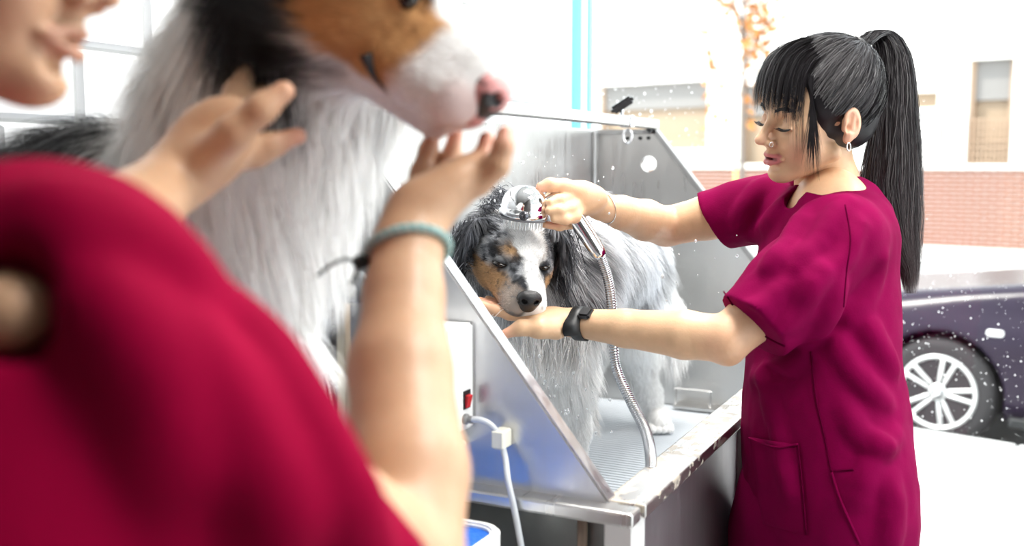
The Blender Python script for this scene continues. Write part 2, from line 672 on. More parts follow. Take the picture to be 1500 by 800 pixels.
# right wall with a wide opening for a second shop window
wr = struct(obj('wall_right', prism([(RX0, -0.06), (XW, -0.06), (XW, RZ), (RX0, RZ)], 1, RY0 - 0.1, RY0,
            holes=[[(-1.4, 0.35), (2.6, 0.35), (2.6, 2.55), (-1.4, 2.55)]]), M_WALL), 'white wall on the street corner side')
w2 = struct(obj('window_2', box((-1.4, RY0 - 0.055, 0.35), (2.6, RY0 - 0.049, 2.55)), M_GLASS), 'shop window pane in the right hand wall')
struct(obj('wall_added_shade', box((RX0, -0.85, 0.0), (0.45, -0.73, RZ)), M_DARKWALL), 'added unseen grey partition that shades the foreground groomer')  # unseen partition, added to keep window light off the near scrub top
# shop window facing the street
wn = struct(obj('window_1', box((XW - 0.003, RY0, 0.10), (XW + 0.003, YW - 0.055, 2.62)), M_GLASS), 'large clear shop window with water drops')
obj('frame_header', box((XW - 0.05, RY0, 2.62), (XW + 0.05, YW, RZ)), M_WHITEF, wn)
obj('frame_sill', box((XW - 0.05, RY0, -0.06), (XW + 0.05, YW, 0.10)), M_WHITEF, wn)
obj('frame_reveal', box((XW - 0.07, YW - 0.004, 0.10), (XW - 0.022, YW + 0.04, 2.62)), M_WHITEF, wn)
obj('frame_jamb', box((XW - 0.02, YW - 0.028, 0.10), (XW + 0.04, YW + 0.02, 2.62), 0.002), M_TEAL, wn)
obj('frame_stop', box((XW - 0.012, YW - 0.046, 0.10), (XW + 0.03, YW - 0.0285, 2.62), 0.002), M_WHITEF, wn)
obj('frame_bead', box((XW - 0.006, YW - 0.054, 0.10), (XW + 0.02, YW - 0.0465, 2.62)), M_TEAL, wn)
# water drops stuck to the glass (a fine spray that nobody could count)
rng = np.random.RandomState(5)
def drops(n, ylo, yhi, zlo, zhi, rmax, x, rng):
    ico = bmesh.new()
    bmesh.ops.create_icosphere(ico, subdivisions=1, radius=1)
    bv = np.array([v.co[:] for v in ico.verts]); bf = np.array([[v.index for v in f.verts] for f in ico.faces])
    ico.free()
    vs, fs = [], []
    for i in range(n):
        r = rmax * (0.25 + 0.75 * rng.rand() ** 4)
        c = np.array([x, ylo + (yhi - ylo) * rng.rand(), zlo + (zhi - zlo) * rng.rand()])
        vs.append(c + bv * [r * 0.5, r, r * (1 + 0.3 * rng.rand())]); fs.append(bf + 12 * i)
    return mesh(np.vstack(vs), np.vstack(fs))
M_DROP = mat('water_speck', (0.95, 0.96, 0.97), 0.15, spec=0.6)
for a in ((260, 0.75, 1.14, 1.40, 1.80, 0.0042), (420, -0.10, 0.33, 0.72, 1.15, 0.0024), (120, -0.3, 1.1, 0.6, 1.9, 0.002)):
    o = obj('water_specks', drops(*a, XW - 0.004, rng), M_DROP, wn, True)
    o['kind'] = 'stuff'

for i, (lx, ly, le) in enumerate(LAMPS):
    t = thing('ceiling_lamp', 'square white ceiling lamp panel over the %s' % ('space by the right hand wall', 'middle of the room', 'groomer by the shop window', 'steel bath')[i], 'ceiling lamp', (lx, ly, LAMP_Z))
    obj('lamp_frame', prism([(lx - .31, ly - .31), (lx + .31, ly - .31), (lx + .31, ly + .31), (lx - .31, ly + .31)], 2, LAMP_Z - 0.028, LAMP_Z + 0.06,
        holes=[[(lx - .285, ly - .285), (lx + .285, ly - .285), (lx + .285, ly + .285), (lx - .285, ly + .285)]]), M_WHITEF, t)
    obj('diffuser', box((lx - .285, ly - .285, LAMP_Z), (lx + .285, ly + .285, LAMP_Z + 0.01)), M_WPLAST, t)

# ================================================================ street outside
UN, UT = np.array([.973, -.229, 0]), np.array([.229, .973, 0])    # away from the shop, along the street
def st(n, t, z):
    return UN * n + UT * t + np.array([0, 0, z])
SR = Matrix((( .973, .229, 0, 0), (-.229, .973, 0, 0), (0, 0, 1, 0), (0, 0, 0, 1)))
def sbox(n0, n1, t0, t1, z0, z1, bev=0.0):
    me = box((n0, t0, z0), (n1, t1, z1), bev)
    me.transform(SR)
    return me
M_PAVE = mat('pale_paving', (0.62, 0.61, 0.59), 0.85, noise=(8, 0.04))
M_KERB = mat('kerb_stone', (0.56, 0.56, 0.55), 0.8, noise=(20, 0.05))
M_ROAD = mat('asphalt', (0.30, 0.30, 0.30), 0.9, noise=(30, 0.1))
M_FACADE = mat('cream_render', (0.80, 0.79, 0.75), 0.9, noise=(1.5, 0.02))
M_BRICK = mat('orange_brick', (0.21, 0.075, 0.042), 0.85, noise=(40, 0.15))
M_BRICK2 = mat('pale_orange_brick', (0.24, 0.09, 0.05), 0.85, noise=(40, 0.15))
M_MORTAR = mat('pale_mortar', (0.74, 0.72, 0.68), 0.9)
M_SHUT = mat('tan_shutter', (0.30, 0.22, 0.145), 0.6)
M_SHUTD = mat('grey_shutter_box', (0.21, 0.20, 0.19), 0.7)
M_WINF = mat('brown_window_frame', (0.36, 0.25, 0.17), 0.6)
pv = struct(obj('pavement', sbox(2.4, 5.15, -8, 14, -0.2, -0.012), M_MORTAR), 'sunlit pale pavement outside the shop window')
slab = {}
me = box((0.004, 0.004, -0.03), (0.596, 0.896, 0.0), 0.004)
me.transform(SR)
k = 0
for i in range(3):
    for j in range(-3, 5):
        o = obj('paving_slab', me, M_PAVE, pv)
        o.location = st(3.35 + 0.6 * i, -0.35 + 0.9 * j - (0.45 if i % 2 else 0), 0.0)
kb = struct(obj('kerb', sbox(5.15, 5.16, -8, 14, -0.2, -0.02), M_MORTAR), 'row of pale kerb stones along the street')
mek = box((0.0, 0.004, -0.19), (0.42, 0.996, 0.0), 0.01)
mek.transform(SR)
for j in range(-3, 6):
    o = obj('kerb_stone', mek, M_KERB, kb)
    o.location = st(5.16, -0.75 + j, 0.0)
struct(obj('road', sbox(5.16, 16.2, -20, 34, -0.4, -0.16), M_ROAD), 'grey asphalt street beyond the kerb')
struct(obj('far_pavement', sbox(16.2, 18.4, -20, 34, -0.3, 0.02, 0.01), M_PAVE), 'pale pavement on the far side of the street')
FD = 18.3
fb = thing('building', 'cream rendered building with orange brick base across the street', 'building', tuple(st(FD + 2, 0, 0)))
# facade with real openings: prism in street frame (t, z)
def rect(t0, t1, z0, z1):
    return [(t0, z0), (t1, z0), (t1, z1), (t0, z1)]
wins = [(10.05, 12.65, 1.72, 3.06), (4.46, 5.15, 1.40, 3.14), (5.65, 6.65, 2.38, 2.64), (8.35, 9.35, 1.42, 2.92), (1.7, 3.4, 1.4, 3.14)]
me = prism(rect(-16, 30, 0.0, 8.0), 0, FD, FD + 0.35, holes=[rect(*q) for q in wins])
me.transform(SR)
obj('wall', me, M_FACADE, fb)
for i, (t0, t1, z0, z1) in enumerate(wins):
    if i == 2:
        obj('window_vent', sbox(FD + 0.12, FD + 0.2, t0, t1, z0, z1), M_SHUT, fb)
        continue
    wf = obj('window', sbox(FD + 0.24, FD + 0.30, t0, t1, z0, z1), M_SHUT, fb)
    zh = z0 + (z1 - z0) * 0.62
    obj('shutter_box', sbox(FD + 0.16, FD + 0.24, t0, t1, zh + .0, z1), M_SHUTD, wf)
    f = [(t0, t0 + .07, z0, z1), (t1 - .07, t1, z0, z1)]
    for q in f:
        obj('window_frame', sbox(FD + 0.10, FD + 0.26, *q), M_WINF, wf)
    obj('window_sill', sbox(FD - 0.08, FD + 0.2, t0 - .08, t1 + .08, z0 - .07, z0), M_FACADE, wf)
    if i in (1, 4):
        for q in range(9):
            tt = t0 + .08 + q * (t1 - t0 - .16) / 8
            obj('grille_bar', sbox(FD + 0.02, FD + 0.04, tt - .01, tt + .01, z0, z0 + .78), M_WINF, wf)
        for q in range(7):
            zz = z0 + .06 + q * .115
            obj('grille_bar', sbox(FD + 0.015, FD + 0.035, t0, t1, zz - .008, zz + .008), M_WINF, wf)
obj('brick_coping', sbox(FD - 0.14, FD + 0.02, -16, 30, 1.32, 1.41, 0.01), M_FACADE, fb)
bb = obj('brick_base', sbox(FD - 0.085, FD + 0.0, -16, 30, 0.0, 1.33), M_MORTAR, fb)
obj('downpipe', tube([st(FD - .05, 5.55 + .0, 1.41), st(FD - .05, 5.55, 2.1)], 0.03, 8), M_WINF, fb)
# bricks: those in view beside the groomer are single pieces, the rest one joined part
meb = sbox(-0.02, 0.01, 0, 0.234, 0, 0.052)
nbr = 0
rest = []
for r in range(18):
    for c in range(-8, 70):
        t = 3.3 + c * 0.25 + (0.125 if r % 2 else 0)
        z = 0.012 + r * 0.0735
        if 4.3 < t < 6.9 and nbr < 296 and r >= 0:
            o = obj('brick', meb, None, bb)
            if not meb.materials:
                meb.materials.append(M_BRICK)
            o.location = st(FD - 0.085, t, z)
            nbr += 1
        else:
            rest.append((t, z))
bv = np.array([v.co[:] for v in meb.vertices]); bf = np.array([p.vertices[:] for p in meb.polygons])
vs = np.vstack([bv + st(FD - .085, t, z) for t, z in rest])
fs = np.vstack([bf + 8 * i for i in range(len(rest))])
o = obj('brick_courses', mesh(vs, fs), M_BRICK2, bb)
o['kind'] = 'stuff'
del rest, vs, fs

# ================================================================ steel dog bath
M_RIM = mat('rim_steel', (0.60, 0.585, 0.56), 0.30, 1.0, brush=(2, 60, 3, 0.10))
_nt = M_RIM.node_tree
_n = _nt.nodes.new('ShaderNodeTexNoise'); _n.inputs['Scale'].default_value = 42; _n.inputs['Detail'].default_value = 6
_tc = _nt.nodes.new('ShaderNodeTexCoord'); _nt.links.new(_tc.outputs['Object'], _n.inputs['Vector'])
_cr = _nt.nodes.new('ShaderNodeValToRGB'); _cr.color_ramp.elements[0].position = 0.52; _cr.color_ramp.elements[1].position = 0.545
_nt.links.new(_n.outputs['Fac'], _cr.inputs[0])
_mx = _nt.nodes.new('ShaderNodeMix'); _mx.data_type = 'RGBA'
_mx.inputs[6].default_value = (0.58, 0.56, 0.54, 1); _mx.inputs[7].default_value = (0.47, 0.42, 0.355, 1)
_nt.links.new(_cr.outputs[0], _mx.inputs['Factor'])
_pb = _nt.nodes['Principled BSDF']
_nt.links.new(_mx.outputs[2], _pb.inputs['Base Color'])
_iv = _nt.nodes.new('ShaderNodeMapRange'); _iv.inputs['To Min'].default_value = 1.0; _iv.inputs['To Max'].default_value = 0.15
_nt.links.new(_cr.outputs[0], _iv.inputs['Value']); _nt.links.new(_iv.outputs[0], _pb.inputs['Metallic'])
X0, X1, YF, YB, ZR, ZF = 1.167, 2.60, 0.395, 1.02, 1.0, 0.785
tub = thing('dog_bath', 'stainless steel dog grooming bath with sloping side panels and white ribbed floor', 'bath', (1.88, 0.7, 0.0))
side = [(0.439, ZR), (0.852, 1.51), (YB, 1.51), (YB, ZF - 0.04), (0.439, ZF - 0.04)]
obj('near_side_panel', prism(side, 0, X0, X0 + 0.028, 0.003), M_STEEL_H, tub)
hole = [(0.871 + 0.021 * math.cos(a), 1.420 + 0.021 * math.sin(a)) for a in np.linspace(0, 2 * math.pi, 24, endpoint=False)]
fsp = obj('far_side_panel', prism(side, 0, X1 - 0.02, X1, holes=[hole]), M_STEEL, tub)
edge = [np.array([X1 - 0.026, y, z]) for y, z in ((0.439, ZR), (0.852, 1.51), (YB, 1.51))]
for a, b in zip(edge[:-1], edge[1:]):
    d = nrm(b - a)
    n = np.array([0, -d[2], d[1]])
    q = [a, b, b - n * 0.012, a - n * 0.012]
    obj('panel_flange', mesh([*q, *[p + np.array([0.03, 0, 0]) for p in q]], [(0, 1, 2, 3), (4, 7, 6, 5), (0, 4, 5, 1), (1, 5, 6, 2), (2, 6, 7, 3), (3, 7, 4, 0)]), M_STEEL_D, fsp)
for y in (0.93, 0.895, 0.872):
    obj('rivet', lathe([(0.005, 0), (0.004, 0.006), (0, 0.007)], (X1 - 0.02, y, 1.487), (-1, 0, 0), 10), M_BLACK, fsp)
obj('back_panel', box((X0, YB, ZF - 0.04), (X1, YB + 0.015, 1.51), 0.002), M_STEEL_H, tub)
obj('corner_trim', box((X1 - 0.05, YB - 0.012, ZF), (X1 - 0.02, YB, 1.505), 0.003), M_STEEL_D, tub)
obj('front_inner_wall', box((X0, YF + 0.035, ZF - 0.04), (X1, YF + 0.05, ZR - 0.002)), M_STEEL, tub)
obj('front_rim', box((X0 + 0.01, YF, ZR - 0.018), (X1, YF + 0.055, ZR), 0.003, 2), M_RIM, tub)
obj('end_lip', box((X0 - 0.028, YF + 0.004, ZR - 0.020), (X0 + 0.006, YB + 0.015, ZR - 0.001), 0.004, 2), M_STEEL, tub)
obj('basin', box((X0 + 0.02, YF + 0.04, ZF - 0.05), (X1 - 0.02, YB, ZF - 0.012)), M_STEEL, tub)
# ribbed white floor mat
M_MAT = mat('white_ribbed_mat', (0.60, 0.64, 0.68), 0.4)
fm = obj('floor_mat', box((X0 + 0.03, YF + 0.052, ZF - 0.012), (X1 - 0.024, YB - 0.004, ZF - 0.004)), mat('grey_mat_base', (0.25, 0.28, 0.31), 0.5), tub)
parts = []
for i in range(84):
    x = X0 + 0.04 + i * 0.0163
    y0, y1 = YF + 0.054, YB - 0.006
    v = [(x, y0, ZF - .004), (x + .0110, y0, ZF - .004), (x + .0098, y0, ZF), (x + .001, y0, ZF)]
    parts.append((np.array(v + [(a, y1, c) for a, b, c in v]), [(0, 1, 2, 3), (7, 6, 5, 4), (0, 4, 5, 1), (1, 5, 6, 2), (2, 6, 7, 3), (3, 7, 4, 0)]))
o = obj('mat_ribs', mesh(*joined(parts)), M_MAT, fm)
o['kind'] = 'stuff'
# wire bracket at the foot of the far panel
xb = X1 - 0.03
obj('wire_bracket', tube(catmull([(X1 - .02, .775, .795), (xb - .03, .775, .797), (xb - .03, .775, .832), (xb - .03, .77, .838), (xb - .03, .69, .838), (xb - .03, .684, .832), (xb - .03, .684, .797), (X1 - .02, .684, .795)], 5), 0.0032, 8), M_STEEL, tub, True)
obj('wire_bracket_foot', box((xb - .05, .665, .79), (X1 - .02, .775, .797)), M_STEEL, tub)
# base
obj('base_end_panel', box((X0 - 0.002, YF + 0.03, 0.05), (X0 + 0.012, YB, ZR - 0.02)), mat('dark_end_sheet', (0.19, 0.20, 0.195), 0.42, 0.85, brush=(30, 30, 2, 0.12), noise=(14, 0.15)), tub)
obj('corner_post', box((X0 - 0.004, YF + 0.012, 0.0), (X0 + 0.045, YF + 0.05, ZR - 0.019), 0.002), mat('pale_post', (0.78, 0.78, 0.77), 0.4, 0.2), tub)
obj('front_panel', box((X0 + 0.045, YF + 0.022, 0.06), (1.735, YF + 0.034, ZR - 0.018)), mat('front_sheet', (0.40, 0.38, 0.40), 0.40, 0.9, brush=(60, 60, 3, 0.08)), tub)
obj('frame_post', box((1.735, YF + 0.005, 0.0), (1.80, YF + 0.05, ZR - 0.018), 0.003), M_STEEL_D, tub)
obj('front_panel', box((1.80, YF + 0.022, 0.06), (X1 - .05, YF + 0.034, ZR - 0.018)), M_STEEL_D, tub)
obj('frame_post', box((X1 - .05, YF + 0.005, 0.0), (X1, YF + 0.05, ZR - 0.018), 0.003), M_STEEL_D, tub)
obj('drain_pipe', tube([(X0 - .012, YF + .075, 0.02), (X0 - .012, YF + .075, ZR - .021)], 0.0065, 10), mat('brown_pipe', (0.16, 0.11, 0.08), 0.4), tub, True)
# tie rail across the top with sliding clamp
rail = thing('tie_rail', 'square steel tie rail across the top of the bath', 'rail', (1.9, 0.865, 1.51))
obj('rail_bar', box((X0 - .01, 0.853, 1.5105), (X1 + 0.012, 0.877, 1.5345), 0.003, 2), M_STEEL, rail)
obj('end_bolt', lathe([(0.008, 0), (0.008, 0.006), (0.003, 0.008), (0.003, .012)], (X1 - .035, 0.865, 1.5105), (0, 0, -1), 10), M_BLACK, rail)
obj('clamp_sleeve', box((2.385, 0.849, 1.508), (2.405, 0.881, 1.538), 0.002), M_CHROME, rail)
kx = 2.355
obj('clamp_stem', tube([(kx, .865, 1.53), (kx, .865, 1.556)], 0.005, 8), M_CHROME, rail)
bm = bmesh.new()
bmesh.ops.create_cube(bm, size=1, matrix=Matrix.Translation((kx, .862, 1.562)) @ Matrix.Rotation(math.radians(-32), 4, Vector(UN)) @ Matrix.Rotation(math.radians(-25), 4, 'Y') @ Matrix.Diagonal((0.030, 0.062, 0.020, 1)))
bmesh.ops.bevel(bm, geom=bm.edges[:], offset=0.006, segments=2, affect='EDGES')
obj('clamp_knob', bm_mesh(bm), M_BLACKP, rail)
a = np.linspace(0, 2 * math.pi, 20, endpoint=False)
obj('tie_ring', tube(np.stack([2.40 + 0 * a, .865 + .011 * np.cos(a), 1.487 + .017 * np.sin(a)], 1), 0.0028, 8, True), M_CHROME, rail, True)

# ================================================================ soap pump box on the near panel, its switch, hose and clip
pump = thing('soap_pump', 'white wall mounted soap pump box with red rocker switch on the bath side', 'pump', (1.12, 0.69, 1.06))
prof = [(X0 - 0.001, 0.63), (X0 - .035, 0.63), (X0 - .058, .637), (X0 - .070, .655), (X0 - .072, .70), (X0 - .072, .73), (X0 - .001, .73)]
bm_ = prism(prof, 2, 1.075, 1.214, 0.003)
obj('pump_case', bm_, M_WPLAST, pump, False)
obj('pump_foot', prism([(X0 - .055, 0.640), (X0 - .085, .66), (X0 - .085, .73), (X0 - .001, .73), (X0 - .001, .64)], 2, 1.048, 1.056, 0.002), M_WPLAST, pump)
obj('pump_spine', box((X0 - .05, .655, 1.055), (X0 - .001, .725, 1.076)), M_WPLAST, pump)
obj('switch_frame', box((X0 - .030, .6285, 1.104), (X0 - .012, .631, 1.128)), M_BLACKP, pump)
bm = bmesh.new()
bmesh.ops.create_cube(bm, size=1, matrix=Matrix.Translation((X0 - .021, .6275, 1.114)) @ Matrix.Rotation(0.25, 4, 'X') @ Matrix.Diagonal((0.011, 0.005, 0.016, 1)))
obj('rocker_switch', bm_mesh(bm), M_RED, pump)
obj('hose_port', lathe([(0.007, 0), (0.007, .004), (.005, .006), (.005, .012)], (X0 - .026, .630, 1.091), (0, -1, 0), 14), mat('grey_port', (.2, .2, .2), .4), pump)
M_TUBE = mat('milky_tube', (0.56, 0.59, 0.62), 0.25)
hp = catmull([(X0 - .026, .625, 1.091), (X0 - .026, .606, 1.092), (X0 - .022, .592, 1.085), (X0 - .018, .583, 1.068), (X0 - .022, .573, 1.045), (X0 - .036, .562, 1.020), (X0 - .036, .552, .98), (X0 - .034, .541, .92), (X0 - .03, .53, .85)], 8)
hs = tag(obj('soap_hose', tube(hp, 0.0042, 12), M_TUBE, None, True), 'milky plastic hose hanging from the soap pump', 'hose')
tag(obj('hose_clip', box((X0 - .026, .574, 1.056), (X0 - .0005, .592, 1.080), 0.002), mat('cream_clip', (.80, .79, .68), .5)), 'small cream clip holding the soap hose to the bath panel', 'clip')
# ================================================================ people: shared
M_SKIN = mat('skin', (0.74, 0.47, 0.35), 0.42, attr='Col', sss=0.12, bump=(180, 0.05), noise=(55, 0.05), spec=0.4)
M_HAIR = mat('black_hair', (0.01, 0.009, 0.010), 0.40, attr='Col', spec=0.22)
M_SCRUB = mat('magenta_scrub_cloth', (0.165, 0.0004, 0.041), 0.82, noise=(16, 0.10), bump=(420, 0.10), spec=0.04)
M_SCRUB2 = mat('raspberry_scrub_cloth', (0.215, 0.0004, 0.024), 0.82, noise=(10, 0.08), bump=(300, 0.08), spec=0.03)
M_SILVER = mat('silver', (0.85, 0.84, 0.82), 0.15, 1.0)
SKIN = np.array([0.66, 0.42, 0.255])

def view_basis(psi, p, rho):
    """Head axes (face, left, up) for a head turned left across the view."""
    psi, p, rho = map(math.radians, (psi, p, rho))
    f = -math.cos(psi) * RT - math.sin(psi) * FW
    u = UP.copy()
    l = np.cross(u, f)
    f, u = f * math.cos(p) - u * math.sin(p), u * math.cos(p) + f * math.sin(p)
    u, l = u * math.cos(rho) + l * math.sin(rho), l * math.cos(rho) - u * math.sin(rho)
    return np.array([f, l, u])

def drape(sd, pts, dirs, off=0.0, steps=40):
    """Slide points along dirs until they touch the implicit surface."""
    p = np.asarray(pts, np.float32).copy()
    d = np.asarray(dirs, np.float32)
    for _ in range(steps):
        e = sd.eval(p) - off
        p = p + d * np.clip(e, -0.02, 0.05)[:, None] * 0.9
    return p.astype(float)

def view_dirs(px, d=1.0):
    q = np.array([V(x, y, 1.0) - CAM for x, y in px])
    return q / np.linalg.norm(q, axis=1)[:, None]

def drape_px(sd, px, d0, off=0.0):
    px = np.asarray(px, float)
    return drape(sd, np.array([V(x, y, d0) for x, y in px]), view_dirs(px), off)

def human_head(hd):
    hd.ell((-.010, 0, .045), (.093, .073, .082), k=.02)
    hd.ell((.040, 0, -.018), (.047, .050, .072), k=.02)
    hd.cone((.062, 0, -.078), (.002, .046, -.050), .015, .014, k=.022)
    hd.cone((.062, 0, -.078), (.002, -.046, -.050), .015, .014, k=.022)
    hd.ell((.074, 0, -.083), (.014, .017, .0125), k=.014)
    hd.ell((.058, .033, -.022), (.023, .021, .026), k=.022)
    hd.ell((.058, -.033, -.022), (.023, .021, .026), k=.022)
    hd.ell((.068, 0, .040), (.020, .045, .040), k=.02)
    hd.cone((.074, .034, .022), (.081, .012, .018), .009, .007, k=.014)
    hd.cone((.074, -.034, .022), (.081, -.012, .018), .009, .007, k=.014)
    for s in (1, -1):
        hd.ell((.090, .031 * s, .004), (.015, .016, .011), k=.012, op='s')
        hd.ell((.071, .031 * s, .003), (.0142, .0150, .0132), k=.003)
        hd.cone((.0815, .0455 * s, -.0035), (.0860, .019 * s, -.0035), .0022, .0022, k=.006)     # lower lid fold
    hd.cone((.083, 0, .016), (.1065, 0, -.021), .0068, .0076, k=.010)
    hd.ell((.1080, 0, -.0245), (.0100, .0090, .0078), k=.007)
    for s in (1, -1):
        hd.ell((.0960, .0108 * s, -.0295), (.0100, .0066, .0064), k=.004)
        hd.ell((.1000, .0055 * s, -.0350), (.005, .003, .003), k=.003, op='s')
    hd.cone((.086, 0, -.038), (.087, 0, -.046), .009, .008, k=.010)
    # lips, slightly parted
    hd.cone((.0940, .004, -.0495), (.0815, .022, -.0550), .0050, .0026, k=.005)
    hd.cone((.0940, -.004, -.0495), (.0815, -.022, -.0550), .0050, .0026, k=.005)
    hd.cone((.0920, .005, -.0625), (.0805, .020, -.0570), .0062, .0030, k=.005)
    hd.cone((.0920, -.005, -.0625), (.0805, -.020, -.0570), .0062, .0030, k=.005)
    hd.ell((.097, 0, -.0560), (.011, .018, .0022), k=.002, op='s')
    hd.ell((.0845, 0, -.0725), (.006, .016, .005), k=.007, op='s')
    # ears
    for s in (1, -1):
        ea = np.array([[.94, 0.30 * s, -.20], [-.25 * s, .95, 0], [.22, 0, .97]])
        hd.ell((-.011, .0745 * s, .002), (.0190, .0080, .0265), ea, k=.008)
        hd.ell((-.008, .0825 * s, .004), (.0115, .0075, .0175), ea, k=.003, op='s')
        hd.cone((-.012, .0755 * s, .014), (-.010, .0755 * s, -.006), .0036, .0040, k=.004)
        hd.ell((.000, .0790 * s, -.004), (.0050, .0075, .0075), k=.003, op='s')
        hd.ell((-.004, .0735 * s, -.022), (.008, .0050, .009), k=.006)
        hd.cone((.003, .0745 * s, .006), (.004, .0745 * s, -.006), .0040, .0040, k=.004)

# ================================================================ groomer at the bath
wo = thing('person', 'groomer in magenta scrubs with black ponytail rinsing the dog in the bath', 'person', (1.62, 0.25, 0.0))
HB = view_basis(17, 8, 16)
HO = V(1199, 174, 1.60)
HS = 0.945
def h2w(p):
    return HO + HS * (np.asarray(p, float) @ HB)
def w2h(p):
    return ((np.asarray(p, float) - HO) / HS) @ HB.T

hd = Sdf()
human_head(hd)
# neck down into the collar
nk = [w2h(V(1203, 228, 1.64)), w2h(V(1212, 270, 1.66)), w2h(V(1214, 330, 1.67))]
hd.chain([(*nk[0], .050), (*nk[1], .048), (*nk[2], .042)], k=.02)
hd.cone(nk[1], w2h(V(1182, 318, 1.65)), .040, .032, k=.02)
hv, hf = hd.surf(0.0019)
hv = relax(hv, hf, 1, 0.4)
def face_col(p):
    c = np.tile(SKIN, (len(p), 1))
    f, l, u = p[:, 0], p[:, 1], p[:, 2]
    ch = np.exp(-(((f - .06) / .03) ** 2 + ((np.abs(l) - .045) / .025) ** 2 + ((u + .03) / .025) ** 2))
    c = c * (1 - .25 * ch[:, None]) + np.array([.78, .38, .30]) * .25 * ch[:, None]
    ns = np.exp(-(((f - .108) / .014) ** 2 + (l / .014) ** 2 + ((u + .025) / .012) ** 2))
    c = c * (1 - .3 * ns[:, None]) + np.array([.76, .36, .29]) * .3 * ns[:, None]
    al = np.abs(l)
    lip = sstep(.078, .083, f) * sstep(.0245, .0205, al) * sstep(-.0455, -.0480, u + .14 * (al - .006).clip(-.004)) * sstep(-.0705, -.0670, u - .12 * al)
    c = c * (1 - lip[:, None]) + np.array([.56, .19, .19]) * lip[:, None]
    mo = sstep(.0034, .0018, np.abs(u + .0560)) * sstep(.0195, .0165, al) * sstep(.0945, .0905, f) * sstep(.070, .076, f)
    c = c * (1 - .8 * mo[:, None]) + np.array([.18, .045, .045]) * .8 * mo[:, None]
    er = sstep(.066, .074, np.abs(l)) * sstep(.02, .0, f)
    c = c * (1 - .45 * er[:, None]) + np.array([.70, .33, .25]) * .45 * er[:, None]
    lid = np.exp(-(((f - .082) / .012) ** 2 + ((np.abs(l) - .031) / .014) ** 2 + ((u - .008) / .008) ** 2))
    c = c * (1 - .35 * lid[:, None]) + np.array([.46, .24, .18]) * .35 * lid[:, None]
    return c
hc = face_col(hv)
body_parts = [(h2w(hv), hf, hc)]

# arms with hands
na = Sdf()     # near arm, palm up under the chin
SHN, ELN, WRN = V(1240, 354, 1.52), V(1064, 497, 1.48), V(842, 473, 1.60)
na.chain([(*SHN, .038), (*(SHN * .45 + ELN * .55), .041), (*ELN, .034)], k=.008)
m1 = ELN * .74 + WRN * .26
na.chain([(*ELN, .034), (*m1, .0355), (*(ELN * .35 + WRN * .65), .0285), (*WRN, .0215)], k=.008)
na.ell(ELN + .006 * FW - .022 * UP + .004 * RT, (.014, .014, .014), k=.016)
PN = nrm(V(780, 464, 1.605) - WRN)
na.cone(WRN, V(812, 470, 1.605), .021, .021, k=.010)
na.ell(V(797, 468, 1.605), (.043, .040, .0165), np.array([PN, nrm(np.cross(UP, PN)), nrm(np.cross(PN, np.cross(UP, PN)))]), k=.016)
for i, (y0, dd, ln, lift) in enumerate(((464, 1.585, 0, 2), (462, 1.605, -6, 0), (461, 1.625, -4, -1), (460, 1.643, 8, -2))):
    a, b, c, t = V(778, y0, dd), V(746 + ln * .4, y0 - 6 + lift, dd - .002), V(724 + ln * .8, y0 - 12 + lift, dd), V(707 + ln, y0 - 19 + lift, dd)
    na.chain([(*a, .0102), (*b, .0092), (*c, .0082), (*t, .0068)], k=.006)
na.chain([(*V(815, 482, 1.575), .017), (*V(790, 481, 1.562), .0145), (*V(764, 480, 1.560), .0110), (*V(741, 489, 1.562), .0078)], k=.010)
nav, naf = na.surf(0.0023)
fa = Sdf()     # far arm, holding the shower head
SHF, ELF, WRF = V(1130, 298, 1.74), V(976, 332, 1.80), V(880, 302, 1.66)
fa.chain([(*SHF, .044), (*(SHF * .4 + ELF * .6), .038), (*ELF, .034)], k=.008)
fa.chain([(*ELF, .034), (*(ELF * .66 + WRF * .34), .0345), (*(ELF * .3 + WRF * .7), .0275), (*WRF, .0215)], k=.008)
fa.cone(WRF, V(856, 293, 1.635), .021, .021, k=.010)
fa.ell(V(843, 291, 1.632), (.040, .020, .026), np.array([nrm(V(815, 288, 1.61) - WRF), nrm(FW), nrm(UP)]), k=.015)
fa.chain([(*V(852, 280, 1.630), .015), (*V(826, 274, 1.612), .0118), (*V(806, 271, 1.602), .0098), (*V(792, 274, 1.598), .0078)], k=.010)
fa.chain([(*V(836, 290, 1.620), .0105), (*V(818, 293, 1.590), .0090), (*V(806, 297, 1.582), .0074)], k=.004)
fa.chain([(*V(846, 298, 1.625), .0108), (*V(836, 306, 1.598), .0094), (*V(820, 309, 1.582), .0084), (*V(804, 309, 1.578), .0066)], k=.006)
fa.chain([(*V(852, 304, 1.630), .0104), (*V(842, 318, 1.600), .0090), (*V(828, 322, 1.586), .0080), (*V(812, 321, 1.580), .0064)], k=.006)
fa.chain([(*V(854, 308, 1.645), .0100), (*V(840, 328, 1.628), .0078), (*V(820, 332, 1.612), .0068), (*V(798, 329, 1.605), .0056)], k=.004)
fav, faf = fa.surf(0.0023)
rk = np.random.RandomState(2)
def arm_col(p, tips, knees):
    c = np.tile(SKIN, (len(p), 1)) * (0.97 + 0.06 * fbm(p, 30)[:, None])
    for t, r in tips:
        w_ = np.exp(-(np.linalg.norm(p - t, axis=1) / r) ** 2)[:, None]
        c = c * (1 - .55 * w_) + np.array([.78, .30, .24]) * .55 * w_
    return c
body_parts.append((nav, naf, arm_col(nav, [(V(741, 489, 1.562), .014), (V(715, 445, 1.61), .03), (ELN, .03)], [])))
body_parts.append((fav, faf, arm_col(fav, [(V(792, 274, 1.598), .012), (V(806, 308, 1.598), .014), (V(813, 320, 1.602), .014), (V(803, 297, 1.618), .012), (ELF, .03)], [])))
